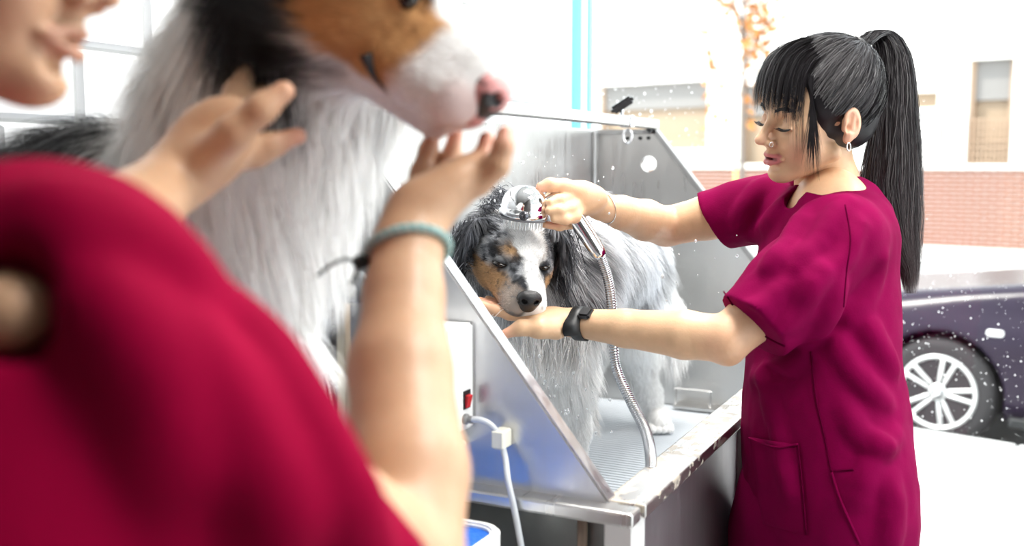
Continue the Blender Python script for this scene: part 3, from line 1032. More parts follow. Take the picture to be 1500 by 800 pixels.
# trunk and legs under the clothes
BF = nrm(np.array([-.612, .791, 0])); BL = np.array([-BF[1], BF[0], 0]); BZ = np.array([0, 0, 1.0])
BR = np.array([BF, BL, BZ])
def bw(p, o=np.array([1.62, 0.262, 0.0])):
    return o + np.asarray(p, float) @ BR
tr = Sdf()
tr.ell(V(1212, 420, 1.63), (.085, .125, .19), BR, k=.05)
tr.ell(V(1212, 620, 1.61), (.085, .12, .17), BR, k=.05)
for s in (1, -1):
    tr.chain([(*bw((0, .085 * s, .86)), .080), (*bw((.01, .085 * s, .47)), .055), (*bw((-.02, .09 * s, .10)), .040)], k=.03)
    tr.cone(bw((-.03, .09 * s, .045)), bw((.12, .10 * s, .035)), .038, .034, k=.03)
tv, tf = tr.surf(0.008)
body_parts.append((tv, tf, np.tile(SKIN, (len(tv), 1))))
bv_, bf_ = merge_geo([(a, b) for a, b, c in body_parts])
obj('body', mesh(bv_, bf_, 'm', np.vstack([c for a, b, c in body_parts])), M_SKIN, wo, True)

# ---- scrub top
sh = Sdf()
sh.ell(V(1208, 415, 1.635), (.098, .140, .170), BR, k=.05)
sh.ell(V(1200, 560, 1.615), (.104, .150, .200), BR, k=.06)
sh.ell(V(1210, 735, 1.60), (.116, .172, .235), BR, k=.06)
sh.cone(V(1258, 340, 1.56), V(1165, 312, 1.70), .056, .050, k=.04)             # shoulders
sh.cone(V(1250, 312, 1.63), V(1200, 308, 1.68), .046, .042, k=.04)
sh.cone(V(1270, 325, 1.60), V(1232, 292, 1.635), .036, .028, k=.03)
SN0, SN1 = V(1234, 350, 1.51), V(1082, 500, 1.475)
sh.chain([(*SN0, .068), (*(SN0 * .5 + SN1 * .5), .066), (*SN1, .060)], k=.02)   # near sleeve
SF0, SF1 = V(1142, 302, 1.73), V(1030, 325, 1.785)
sh.chain([(*SF0, .060), (*SF1, .054)], k=.02)                                 # far sleeve
folds = [([(1262, 470), (1285, 505), (1303, 540)], .012), ([(1230, 505), (1258, 555), (1296, 590)], .011),
         ([(1308, 640), (1280, 670), (1258, 730)], .012), ([(1238, 300), (1205, 345), (1165, 395)], .011), ([(1258, 330), (1232, 380), (1180, 425)], .010),
         ([(1130, 560), (1142, 640), (1160, 720)], .009), ([(1182, 312), (1152, 362), (1128, 392)], .010),
         ([(1118, 270), (1095, 300), (1082, 335)], .008), ([(1300, 700), (1304, 750), (1300, 800)], .010), ([(1290, 380), (1268, 430), (1244, 465)], .010),
         ([(1150, 420), (1120, 450), (1095, 462)], .008), ([(1200, 400), (1170, 450), (1140, 485)], .009), ([(1225, 420), (1212, 455), (1190, 490)], .009),
         ([(1180, 520), (1150, 545), (1110, 555)], .009), ([(1240, 600), (1262, 640), (1300, 655)], .009), ([(1150, 300), (1128, 330), (1105, 345)], .008)]
base_prs = list(sh.pr)
for pts, r in folds:
    q = drape_px(sh, catmull(pts, 3), 1.30, -r * 0.52)
    for a, b in zip(q[:-1], q[1:]):
        if np.linalg.norm(b - a) < .09:
            sh.cone(a, b, r, r, k=.020)
# openings: neck, V notch, sleeve ends, hem
sh.cone(V(1204, 240, 1.648), V(1209, 276, 1.658), .056, .050, k=.006, op='s')
sh.cone(V(1186, 275, 1.655), V(1158, 312, 1.63), .030, .006, k=.006, op='s')
sh.cone(V(1232, 250, 1.61), V(1166, 297, 1.615), .024, .020, k=.006, op='s')
hem_n = nrm(-RT * .80 - UP * .60)
sh.pr.append(('h', (V(1100, 478, 1.48).astype(np.float32), nrm(SN1 - SN0).astype(np.float32), SN1.astype(np.float32), np.float32(.11)), .004, 's', SN1, .2))
sh.pr.append(('h', (V(1043, 322, 1.78).astype(np.float32), nrm(SF1 - SF0 - .05 * UP).astype(np.float32), SF1.astype(np.float32), np.float32(.11)), .004, 's', SF1, .2))
_old = Sdf._ev
def _ev2(t, a, P):
    if t == 'h':       # half space limited to a ball: trims a sleeve end
        c, n, b, r = a
        return np.maximum(-((P - c) @ n), np.linalg.norm(P - b, axis=1) - r)
    return _old(t, a, P)
Sdf._ev = staticmethod(_ev2)
HEM = V(1225, 806, 1.6)
sh.plane(HEM, -BZ - 0.10 * BF + .04 * BL)
def sh_post(P, d):
    n1 = fbm(P * np.array([1, 1, .45], np.float32), 16, 4, 2) - .5
    n2 = fbm(P * np.array([1, 1, .6], np.float32), 42, 9, 2) - .5
    return d - .010 * n1 - .0035 * n2
sh.post = sh_post
sv, sf = sh.surf(0.0036)
sv = relax(sv, sf, 1, 0.5)
st_ = obj('scrub_top', mesh(sv, sf), M_SCRUB, wo, True)
# pocket, seams and hem stitching lie on the cloth
def patch(sd, corners, nu, nv, d0, off, th):
    c = np.asarray(corners, float)
    u, v = np.meshgrid(np.linspace(0, 1, nu), np.linspace(0, 1, nv), indexing='ij')
    px = (c[0][None, None] * ((1 - u) * (1 - v))[..., None] + c[1] * (u * (1 - v))[..., None] + c[2] * (u * v)[..., None] + c[3] * ((1 - u) * v)[..., None]).reshape(-1, 2)
    q = drape_px(sd, px, d0, off)
    dr = view_dirs(px)
    b = q + dr * th
    n = nu * nv
    f = [(i * nv + j, (i + 1) * nv + j, (i + 1) * nv + j + 1, i * nv + j + 1) for i in range(nu - 1) for j in range(nv - 1)]
    g = [tuple(n + k for k in reversed(t)) for t in f]
    e = []
    for i in range(nu - 1):
        e.append((i * nv, n + i * nv, n + (i + 1) * nv, (i + 1) * nv)); k = nv - 1
        e.append((i * nv + k, (i + 1) * nv + k, n + (i + 1) * nv + k, n + i * nv + k))
    for j in range(nv - 1):
        e.append((j, j + 1, n + j + 1, n + j)); k = (nu - 1) * nv
        e.append((k + j, n + k + j, n + k + j + 1, k + j + 1))
    return mesh(np.vstack([q, b]), f + g + e)
obj('pocket', patch(sh, [(1097, 640), (1170, 652), (1181, 785), (1117, 768)], 14, 20, 1.3, 0.0035, .006), M_SCRUB, st_, True)
M_STITCH = mat('magenta_thread', (0.09, 0.0004, 0.022), 0.9, spec=0.02)
def seam(pts, r=.0016, off=.0004, d0=1.3, m=M_STITCH):
    q = drape_px(sh, catmull(pts, 8), d0, off)
    ok = [0] + [i for i in range(1, len(q)) if np.linalg.norm(q[i] - q[i - 1]) < .06]
    return obj('seam', tube(q[ok], r, 6), m, st_, True)
seam([(1188, 515), (1195, 580), (1208, 640), (1218, 692)])
seam([(1218, 692), (1232, 735), (1260, 798)], .0022, .001, m=M_SCRUB)
seam([(1222, 690), (1250, 688)], .0014)
seam([(1097, 642), (1135, 655), (1169, 651)], .0018, .004, m=M_SCRUB)
seam([(1169, 652), (1176, 720), (1181, 783)], .0014, .004)
seam([(1060, 427), (1085, 462), (1120, 492), (1150, 508)], .0016, .0006)
seam([(1238, 300), (1246, 350), (1240, 400), (1236, 450)], .0011, .0003)
# ---- trousers
tz = Sdf()
tz.ell(bw((0, 0, .86)), (.115, .165, .16), BR, k=.05)
for s in (1, -1):
    tz.chain([(*bw((0, .085 * s, .80)), .100), (*bw((.01, .09 * s, .45)), .080), (*bw((-.02, .095 * s, .10)), .075)], k=.03)
tz.plane(bw((0, 0, .085)), -BZ)
tz.post = lambda P, d: d - .008 * (fbm(P * np.array([1, 1, .5], np.float32), 14, 6, 2) - .5)
a, b = tz.surf(0.008)
obj('trousers', mesh(a, b), M_SCRUB, wo, True)
for s in (1, -1):
    c0 = bw((0, 0, 0))
    sp = Sdf()
    sp.cone(bw((-.05, .09 * s, .045)), bw((.02, .092 * s, .05)), .040, .042, k=.03)
    sp.cone(bw((.02, .092 * s, .05)), bw((.14, .10 * s, .038)), .042, .034, k=.03)
    sp.plane(bw((0, 0, .004)), -BZ)
    a, b = sp.surf(0.006)
    obj('shoe', mesh(a, b), M_WPLAST, wo, True)

# ---- hair: scalp cap, combed strands, fringe, side locks, ponytail
TIE = np.array([-.066, .010, .112])      # where the ponytail is tied (head coordinates)
CAPC, CAPR = np.array([-.012, 0, .045]), np.array([.0975, .0785, .089])
cp = Sdf()
cp.ell(CAPC, CAPR, k=.01)
cp.cone((-.05, 0, .08), TIE - [0, 0, .012], .04, .014, k=.03)
cp.ell((-.055, 0, -.010), (.040, .052, .045), k=.03)
fcut = nrm(np.array([1, 0, -.30]))
cp.plane((.058, 0, .055), fcut, k=.006)
cp.plane((.0, 0, -.040), nrm(np.array([.55, 0, -1])), k=.006)
for s in (1, -1):
    cp.ell((.010, .09 * s, -.018), (.034, .035, .036), k=.01, op='s')
    cp.ell((.060, .07 * s, -.020), (.026, .030, .034), k=.01, op='s')
cv, cf = cp.surf(0.003)
hr = obj('hair', mesh(h2w(cv), cf, 'm', np.tile([.011, .010, .012], (len(cv), 1))), M_HAIR, wo, True)
rg = np.random.RandomState(11)
def hair_cols(n, s):
    b = np.array([.012, .0105, .012]) * (0.6 + 1.2 * rg.rand(n, 1))
    return np.repeat(b[:, None], s, 1)
def jit(a, k):
    a = a + rg.normal(0, k, a.shape) * .6
    return a / np.linalg.norm(a, axis=1)[:, None]
def surf_cap(d):
    """point of the scalp ellipsoid in direction d."""
    d = d / np.linalg.norm(d, axis=-1)[..., None]
    return CAPC + d / np.linalg.norm(d / CAPR, axis=-1)[..., None]
# combed back strands over the scalp
n = 5200
hl = []     # hairline points (head coords) around the left side, front and nape
line = catmull([(.072, .0, .085), (.062, .045, .070), (.042, .066, .045), (.022, .074, .018), (.008, .078, .022), (-.010, .080, .034), (-.026, .078, .020), (-.036, .070, -.020), (-.060, .045, -.045), (-.075, .0, -.05)], 12)
line = np.vstack([line, line * [1, -1, 1]])
i = rg.randint(0, len(line), n)
tt = rg.rand(n) * .75
root = line[i] + rg.normal(0, .004, (n, 3))
t0 = rg.rand(n, 1) ** 1.3 * .6
s = 9
ts = np.linspace(0, 1, s)
a = root - CAPC
b = TIE - CAPC + rg.normal(0, .006, (n, 3))
dr = a[:, None] * (1 - (t0[:, :, None] + (1 - t0[:, :, None]) * ts[None, :, None])) + b[:, None] * (t0[:, :, None] + (1 - t0[:, :, None]) * ts[None, :, None])
sp = surf_cap(dr)
dn = (sp - CAPC) / np.linalg.norm(sp - CAPC, axis=2)[..., None]
sp = sp + dn * (.001 + .004 * rg.rand(n, 1, 1) * np.sin(ts * math.pi)[None, :, None])
w = ts[None, :, None] ** 6
sp = sp * (1 - w) + (TIE + rg.normal(0, .008, (n, 3)))[:, None] * w
wob = (rg.rand(n, 1, 3) - .5) * .006 * np.sin(ts * 5)[None, :, None]
me = ribbons(h2w((sp + wob).reshape(-1, 3)).reshape(n, s, 3), .0009 + .0006 * rg.rand(n), jit(dn[:, 4] @ HB, .45), hair_cols(n, s))
obj('combed_hair', me, M_HAIR, hr)
# fringe
n = 1700
l0 = rg.uniform(-.058, .064, n)
s = 8
r0 = np.stack([.030 - .25 * np.abs(l0) + rg.normal(0, .006, n), l0 * .55, .131 - 1.0 * l0 ** 2 * 6 + rg.normal(0, .002, n)], 1)
mid = np.stack([.096 - 5.5 * l0 ** 2 + rg.normal(0, .003, n), l0 * 1.05, .088 - 2 * l0 ** 2 + rg.normal(0, .003, n)], 1)
gap = np.sin(l0 * 430) * .5 + np.sin(l0 * 1130) * .5
end = np.stack([.105 - 6.5 * l0 ** 2 + rg.normal(0, .0025, n), l0 * 1.10, .030 + .010 * gap + rg.normal(0, .006, n) - 3.0 * l0 ** 2], 1)
lk = rg.rand(n) < .10 * (l0 > .045)
end[lk] += np.array([-.005, .004, -.055])
clu = (np.round(l0 * 95) / 95 - l0)[:, None] * np.array([0, .88, 0])
end += clu
pa = np.stack([((1 - t) ** 2 * (1 - t))[..., None] * r0 + (3 * (1 - t) ** 2 * t)[..., None] * (r0 * .35 + mid * .65 + [.004, 0, .022]) + (3 * (1 - t) * t * t)[..., None] * (mid + [.008, 0, .008]) + (t ** 3)[..., None] * end for t in [np.full(n, q) for q in np.linspace(0, 1, s)]], 1)
nn = np.stack([np.ones(n) * .9, l0 * 12, np.ones(n) * .35], 1)
nn /= np.linalg.norm(nn, axis=1)[:, None]
obj('fringe', ribbons(h2w(pa.reshape(-1, 3)).reshape(n, s, 3), .0009 + .0007 * rg.rand(n), jit(nn @ HB, .3), hair_cols(n, s)), M_HAIR, hr)
# side locks in front of the ear
n = 150
k = rg.rand(n)
r0 = np.stack([.052 + .012 * k, .054 + .004 * rg.rand(n), .072 + .01 * rg.rand(n)], 1)
e0 = np.stack([.070 - .030 * k + rg.normal(0, .003, n), .064 + .008 * k, -.030 - .050 * rg.rand(n) ** 1.5 - .01 * k], 1)
m0 = (r0 + e0) / 2 + np.stack([.005 + 0 * k, .014 + 0 * k, 0 * k], 1)
ts = np.linspace(0, 1, 7)
pa = np.stack([(1 - t) ** 2 * r0 + 2 * (1 - t) * t * m0 + t * t * e0 for t in ts], 1)
obj('side_lock', ribbons(h2w(pa.reshape(-1, 3)).reshape(n, 7, 3), .0009, np.tile(HB[1] * .9 + HB[0] * .4, (n, 1)), hair_cols(n, 7)), M_HAIR, hr)
# ponytail (world space): rises from the tie and falls behind the back
n = 5200
ctr = catmull([(*h2w(TIE), .012, .012), (*V(1288, 47, 1.665), .018, .016), (*V(1308, 78, 1.67), .026, .022), (*V(1311, 140, 1.67), .034, .026), (*V(1311, 210, 1.668), .040, .028), (*V(1306, 280, 1.665), .047, .030), (*V(1316, 340, 1.66), .036, .024), (*V(1331, 392, 1.655), .018, .014), (*V(1334, 430, 1.655), .010, .008)], 6)
m = len(ctr)
tn = np.linspace(0, 1, m)
ang = rg.rand(n) * 2 * math.pi
rr = np.sqrt(rg.rand(n))
tl = np.clip(rg.normal(.86, .08, n), .45, 1.0)
ssn = 14
tq = np.linspace(0, 1, ssn)[None] * tl[:, None]
cc = np.stack([np.interp(tq, tn, ctr[:, k]) for k in range(5)], -1)
ph = rg.rand(n, 1) * 6.28
wv = .10 * np.sin(tq * 9 + ph) + .06 * np.sin(tq * 23 + ph * 2)
ox = (np.cos(ang) * rr)[:, None] + wv
oy = (np.sin(ang) * rr)[:, None] + wv[:, ::-1] * .6
pa = cc[..., :3] + (ox * cc[..., 3])[..., None] * RT + (oy * cc[..., 4])[..., None] * FW
nn = np.cos(ang)[:, None] * RT * .6 + np.sin(ang)[:, None] * FW
nn = np.where((nn @ FW)[:, None] > 0, nn - 2 * (nn @ FW)[:, None] * FW, nn) - .3 * FW
nn /= np.linalg.norm(nn, axis=1)[:, None]
cl = hair_cols(n, ssn)
cl = cl * (1 + tq[..., None] ** 3 * np.array([2.2, 1.2, 1.0]))
obj('ponytail', ribbons(pa, .0010 + .0007 * rg.rand(n), jit(nn, .5), cl), M_HAIR, hr)
a = np.linspace(0, 2 * math.pi, 16, endpoint=False)
obj('hair_tie', tube(np.array([h2w(TIE + [.004 + .010 * math.sin(q) * .3, .015 * math.cos(q), .015 * math.sin(q) * .6 + .004]) for q in a]), .0045, 8, True), M_BLACK, hr, True)
# eyelashes and brow
for s_ in (1, -1):
    lash = []
    q = catmull([(.0780, .0465 * s_, -.0030), (.0850, .038 * s_, -.0055), (.0870, .030 * s_, -.0062), (.0845, .020 * s_, -.0040)], 6)
    q = drape(hd, q + [.01, 0, 0], np.tile([-1, 0, 0], (len(q), 1)), .0006)
    lash.append(tube_geo(h2w(q), np.concatenate([np.linspace(.0012, .0020, len(q) // 2), np.linspace(.0020, .0010, len(q) - len(q) // 2)]), 6))
    for k in range(26):
        t = k / 25
        b0 = q[min(len(q) - 1, int(t * (len(q) - 1)))]
        d_ = np.array([.8, (.9 - 1.3 * t) * s_, -.25])
        lash.append(tube_geo(h2w(np.array([b0, b0 + nrm(d_) * .0045, b0 + nrm(d_ + [0, 0, .35]) * .0085])), [.00045, .00035, .0001], 4))
    obj('eyelash', mesh(*joined(lash)), M_BLACKP, wo)
for s_ in (1, -1):
    br = []
    for k in range(150):
        t = rg.rand()
        p0 = np.array([.0865 - .012 * t ** 2, (.014 + .027 * t) * s_, .0225 + .005 * math.sin(t * 2.6) + rg.uniform(-.0022, .0022)])
        p1 = p0 + np.array([-.001, .0065 * s_, .0015])
        pp = drape(hd, np.array([p0, p1]) + [.012, 0, 0], np.tile([-1, 0, 0], (2, 1)), .0008)
        br.append(tube_geo(h2w(pp), [.0006, .0002], 4))
    obj('eyebrow', mesh(*joined(br)), M_BLACKP, wo)
# jewellery and watch
er = h2w((-.002, .081, -.034))
a = np.linspace(0, 2 * math.pi, 18, endpoint=False)
obj('earring', tube(np.array([er + .0038 * math.cos(q) * (RT * .8 + FW * .2) + .0062 * math.sin(q) * UP for q in a]), .0011, 6, True), M_SILVER, wo, True)
nr_ = h2w((.0990, .0170, -.0300))
obj('nose_ring', tube(np.array([nr_ + .0032 * math.cos(q) * HB[0] + .0038 * math.sin(q) * HB[2] for q in a]), .0007, 6, True), M_SILVER, wo, True)
def band(sd, c, axis, r0, half, th, k=40, off=.0008):
    """A strap ring hugging an arm."""
    z = nrm(axis); x = nrm(np.cross(z, UP)); y = np.cross(z, x)
    an = np.linspace(0, 2 * math.pi, k, endpoint=False)
    rows = []
    for h in (-half, half):
        p = np.array([c + z * h + r0 * 2.2 * (math.cos(q) * x + math.sin(q) * y) for q in an])
        dd = np.array([-(math.cos(q) * x + math.sin(q) * y) for q in an])
        rows.append((drape(sd, p, dd, off), drape(sd, p, dd, off + th)))
    (i0, o0), (i1, o1) = rows
    v = np.vstack([i0, o0, o1, i1])
    f = []
    for r in range(4):
        for j in range(k):
            f.append((r * k + j, r * k + (j + 1) % k, ((r + 1) % 4) * k + (j + 1) % k, ((r + 1) % 4) * k + j))
    return mesh(v, f), np.array(o0), np.array(o1)
wc = V(852, 478, 1.595)
wm, o0, o1 = band(na, wc, nrm(ELN - WRN + .02 * UP), .026, .0088, .0026)
wt_ = obj('watch_strap', wm, M_BLACK, wo, True)
top = V(857, 455, 1.575)
ax = nrm(ELN - WRN)
def obox(c, ax_, up_, size, bev):
    y = nrm(np.cross(up_, ax_)); u_ = np.cross(ax_, y)
    bm = bmesh.new()
    mt = Matrix(((ax_[0], y[0], u_[0], c[0]), (ax_[1], y[1], u_[1], c[1]), (ax_[2], y[2], u_[2], c[2]), (0, 0, 0, 1)))
    bmesh.ops.create_cube(bm, size=1, matrix=mt @ Matrix.Diagonal((*size, 1)))
    bmesh.ops.bevel(bm, geom=bm.edges[:], offset=bev, segments=2, affect='EDGES')
    return bm_mesh(bm)
obj('watch_case', obox(V(858, 459, 1.572), ax, nrm(UP * .8 - FW * .6), (.020, .024, .010), .003), M_BLACKP, wo)
for k in range(0):
    f_ = k / 4
    obj('strap_bar', obox(V(858 - 9 * f_, 471 + 28 * f_, 1.562 + .006 * f_), ax, nrm(-FW), (.012, .0022, .002), .0005), M_BLACKP, wt_)
bm_, o0, o1 = band(fa, V(884, 303, 1.663), nrm(ELF - WRF + .12 * UP), .025, .0006, .0010, off=.0004)
obj('bracelet', bm_, M_SILVER, wo, True)
# ================================================================ dogs: shared
M_FUR = mat('dog_fur', (0.8, 0.8, 0.8), 0.62, attr='Col', spec=0.25)
_nt = M_FUR.node_tree       # hair lets light through
_tl = _nt.nodes.new('ShaderNodeBsdfTranslucent')
_ms = _nt.nodes.new('ShaderNodeMixShader')
_ms.inputs[0].default_value = 0.06
_at = [q for q in _nt.nodes if q.type == 'ATTRIBUTE'][0]
_nt.links.new(_at.outputs['Color'], _tl.inputs[0])
_nt.links.new(_nt.nodes['Principled BSDF'].outputs[0], _ms.inputs[1])
_nt.links.new(_tl.outputs[0], _ms.inputs[2])
_nt.links.new(_ms.outputs[0], _nt.nodes['Material Output'].inputs[0])
M_DSKIN = mat('dog_skin', (0.6, 0.5, 0.45), 0.8, attr='Col', spec=0.12)
M_NOSE = mat('wet_black_nose', (0.012, 0.011, 0.012), 0.25, bump=(700, 0.25))
M_EYE = mat('dark_eye', (0.012, 0.008, 0.006), 0.08)
FD_ = np.random.RandomState(21)

class Frame:
    """Head coordinates (muzzle, left, up) placed in the room."""
    def __init__(s, o, b, k):
        s.o, s.b, s.k = o, b, k
    def w(s, p):
        return s.o + s.k * (np.asarray(p, float) @ s.b)
    def h(s, p):
        return ((np.asarray(p, float) - s.o) / s.k) @ s.b.T
    def cone(s, sd, a, b, ra, rb, k=.01, op='u'):
        sd.cone(s.w(a), s.w(b), ra * s.k, rb * s.k, k, op)
    def ell(s, sd, c, r, R=None, k=.01, op='u'):
        R = np.eye(3) if R is None else np.asarray(R)
        sd.ell(s.w(c), np.asarray(r) * s.k, R @ s.b, k, op)

def dog_head(sd, fr):
    E, Cn = fr.ell, fr.cone
    E(sd, (-.015, 0, .012), (.072, .060, .053), k=.02)
    E(sd, (.030, 0, .006), (.045, .048, .040), k=.02)
    for s in (1, -1):
        E(sd, (.010, .036 * s, -.020), (.045, .026, .036), k=.02)
        Cn(sd, (.036, .030 * s, .032), (.058, .022 * s, .028), .012, .009, k=.012)      # brow
    Cn(sd, (.045, 0, -.012), (.114, 0, -.018), .041, .0285, k=.012)                      # muzzle
    Cn(sd, (.060, 0, .004), (.122, 0, -.002), .020, .017, k=.012)                        # bridge
    for s in (1, -1):
        Cn(sd, (.055, .022 * s, -.030), (.116, .015 * s, -.030), .024, .0205, k=.010)    # flews
        E(sd, (.064, .038 * s, .015), (.013, .012, .008), k=.008, op='s')
        E(sd, (.052, .033 * s, .013), (.0130, .0130, .0120), k=.003)
    Cn(sd, (.030, 0, -.044), (.108, 0, -.050), .026, .0155, k=.008)                      # lower jaw

def headness(h, r=.078):
    """1 on the head, 0 on neck and trunk (head coordinates)."""
    a, b = np.array([-.025, 0, 0]), np.array([.13, 0, -.02])
    t = np.clip(((h - a) @ (b - a)) / ((b - a) @ (b - a)), 0, 1)
    d = np.linalg.norm(h - a - t[:, None] * (b - a), axis=1)
    return sstep(r + .012, r - .004, d)

def ear_geo(fr, s, base, mid, tip, wd):
    """A folded flap: swept flat oval from base to tip."""
    p = catmull([(*base, wd * .55), (*((np.array(base) + mid) / 2 + [0, .008 * s, .008]), wd), (*mid, wd * .95), (*tip, wd * .25)], 6)
    v, f = tube_geo(fr.w(p[:, :3]), p[:, 3] * fr.k, 12)
    t, n, b = frames(fr.w(p[:, :3]))
    return v, f, p

def merle(p, sc, seed, dark, mid, lite):
    n = fbm(p, sc, seed, 3)
    a = sstep(.40, .54, n)[:, None]
    b = sstep(.52, .66, n)[:, None]
    return (dark * (1 - a) + mid * a) * (1 - b) + lite * b

WHITE, TAN = np.array([.95, .945, .93]), np.array([.50, .26, .105])
DK, GR, LG = np.array([.030, .032, .038]), np.array([.20, .21, .23]), np.array([.46, .47, .49])

def make_fur(name, v, f, n, colf, flowf, lenf, parent, keep=None, width=.0008, lift=.35, sag=0.0, jit=.25, seg=4, clump=None, curl=0.0, m=None):
    p, nr = sample_surface(v, f, n, FD_, keep)
    L = lenf(p)
    ok = L > .0015
    p, nr, L = p[ok], nr[ok], L[ok] * (.75 + .5 * FD_.rand(ok.sum()))
    pa = fur_paths(p, nr, flowf(p), L, FD_, lift, sag, jit, seg, clump, curl)
    c = colf(p) * (.88 + .24 * FD_.rand(len(p), 1))
    nn = nr + FD_.normal(0, .16, nr.shape)
    nn /= np.linalg.norm(nn, axis=1)[:, None]
    wd = width * (.7 + .6 * FD_.rand(len(p)))
    return obj(name, ribbons(pa, wd, nn, np.clip(c, 0, .97)), m or M_FUR, parent)

# ================================================================ dog in the bath
bd = thing('dog', 'wet blue merle dog standing in the steel bath, head held under the shower', 'dog', (1.95, 0.75, ZF))
BH = Frame(V(754, 374, 1.67), view_basis(101, 27, 4), .975)
hsd = Sdf()
dog_head(hsd, BH)
NB = V(797, 396, 1.84)
hsd.cone(BH.w((-.03, 0, -.01)), BH.w((-.095, 0, -.03)), .056, .066, k=.03)
hsd.cone(BH.w((-.095, 0, -.03)), NB, .066, .095, k=.03)
bsd = Sdf()
bsd.cone(BH.w((-.06, 0, -.03)), NB, .055, .098, k=.03)
bsd.chain([(*V(800, 405, 1.84), .118), (*V(848, 375, 2.06), .122), (*V(902, 378, 2.28), .112)], k=.04)
bsd.ell(V(808, 450, 1.83), (.095, .095, .12), k=.04)
bsd.chain([(*V(815, 470, 1.82), .066), (*V(834, 545, 1.86), .043), (*V(842, 628, 1.93), .028), (*V(838, 690, 1.975), .027)], k=.02)      # near fore leg
bsd.cone(V(840, 703, 1.985), V(836, 718, 1.945), .027, .026, k=.015)
bsd.chain([(*V(775, 470, 1.92), .064), (*V(782, 560, 1.98), .042), (*V(786, 640, 2.06), .027), (*V(786, 668, 2.09), .027)], k=.02)     # far fore leg
bsd.cone(V(786, 672, 2.10), V(784, 684, 2.06), .027, .026, k=.015)
bsd.chain([(*V(920, 415, 2.28), .088), (*V(925, 470, 2.27), .062), (*V(938, 525, 2.38), .034), (*V(950, 575, 2.45), .027), (*V(960, 610, 2.48), .027)], k=.03)   # near hind leg
bsd.cone(V(960, 614, 2.475), V(966, 619, 2.435), .027, .028, k=.012)
bsd.chain([(*V(880, 420, 2.38), .085), (*V(868, 490, 2.40), .055), (*V(860, 560, 2.48), .027), (*V(850, 590, 2.50), .026)], k=.03)   # far hind leg
bsd.cone(V(848, 598, 2.50), V(845, 604, 2.46), .026, .026, k=.012)
bsd.chain([(*V(948, 400, 2.32), .045), (*V(968, 450, 2.37), .034), (*V(985, 500, 2.40), .018)], k=.03)       # tail
hv_, hf_ = hsd.surf(.0026)
bv_, bf_ = bsd.surf(.006)

NBx = nrm(V(902, 378, 2.28) - V(800, 405, 1.84))
def bath_head_col(h):
    f, l, u = h[:, 0], h[:, 1], h[:, 2]
    c = merle(h, 55, 2, DK, GR, LG)
    nz = (fbm(h, 60, 5) - .5) * .022
    blaze_c = .006 + .004 * np.sin(f * 30)
    wid = np.where(f < .06, .026 + .10 * np.clip(u - .02, 0, .04), .022)
    mzf = sstep(.05, .08, f)
    wid = wid * (1 - mzf) + .015 * mzf
    blaze_c = blaze_c * (1 - mzf) + .015 * mzf
    wh = sstep(wid + .006, wid - .004, np.abs(l - blaze_c) + nz)
    mz = sstep(.070, .095, f + nz)                                    # muzzle: white on its left, speckled tan on its right
    wh = np.maximum(wh, mz * sstep(-.008, .004, l + nz))
    tan = sstep(-.002 - .010 * (f < .06), -.012 - .010 * (f < .06), l + nz) * sstep(-.05, -.02, f) * sstep(.008, -.004, u + nz * .8)
    tan = np.maximum(tan, np.exp(-(((f - .055) / .016) ** 2 + ((np.abs(l) - .024) / .012) ** 2 + ((u - .036) / .010) ** 2)) * 1.2)
    tan = np.maximum(tan, sstep(.036, .044, l) * sstep(.0, -.012, u) * sstep(0.0, .02, f)).clip(0, 1)
    tc = np.array([.52, .31, .155]) * (1 + .5 * (fbm(h, 90, 8) - .5)[:, None])
    sp = sstep(.60, .66, fbm(h, 150, 12))[:, None]
    tc = tc * (1 - .6 * sp) + DK * .6 * sp
    lite = sstep(.075, .115, f)[:, None] * .55
    tc = tc * (1 - lite) + (LG * 1.1) * lite
    c = c * (1 - tan[:, None]) + tc * tan[:, None]
    gs = (sstep(.58, .68, fbm(h, 120, 3)) * .5)[:, None] * sstep(.05, .09, f)[:, None]
    c = c * (1 - wh[:, None]) + (WHITE * (1 - gs) + GR * gs) * wh[:, None]
    ey = 1.3 * np.exp(-(((f - .060) / .022) ** 2 + ((np.abs(l) - .036) / .015) ** 2 + ((u - .012) / .010) ** 2))[:, None]
    c = c * (1 - .92 * ey.clip(0, 1)) + DK * .92 * ey.clip(0, 1)
    lp = (sstep(.012, .004, np.abs(u + .048 - .05 * (f - .06))) * sstep(.03, .05, f) * sstep(.004, .010, np.abs(l)))[:, None]
    c = c * (1 - .5 * lp) + DK * .5 * lp
    return c
def bath_body_col(p):
    c = merle(p, 16, 3, LG * .75, LG * 1.3, LG * 1.75)
    n = (fbm(p, 14, 7) - .5) * .10
    px = p @ NBx - V(800, 405, 1.84) @ NBx            # distance along the trunk
    z = p[:, 2]
    wt = sstep(1.20, 1.12, z + n + .09 * sstep(.05, .15, px))
    wt = np.maximum(wt, sstep(1.00, .96, z))
    wt = np.maximum(wt, sstep(.40, .50, px + n) * sstep(1.22, 1.12, z + n))
    c = c * (1 - wt[:, None]) + WHITE * wt[:, None]
    # dark cape over neck and shoulder
    dk = sstep(.10, -.06, px + n * 1.5) * sstep(1.10, 1.18, z + n * .8)
    cape = merle(p, 34, 13, GR * .6, LG * .9, LG * 1.6)
    c = c * (1 - dk[:, None]) + cape * dk[:, None]
    return c
def bath_col(p):
    h = BH.h(p)
    w_ = headness(h)[:, None]
    return bath_body_col(p) * (1 - w_) + bath_head_col(h) * w_
vv, ff = merge_geo([(hv_, hf_), (bv_, bf_)])
obj('body', mesh(vv, ff, 'm', bath_col(vv) * .8), M_DSKIN, bd, True)
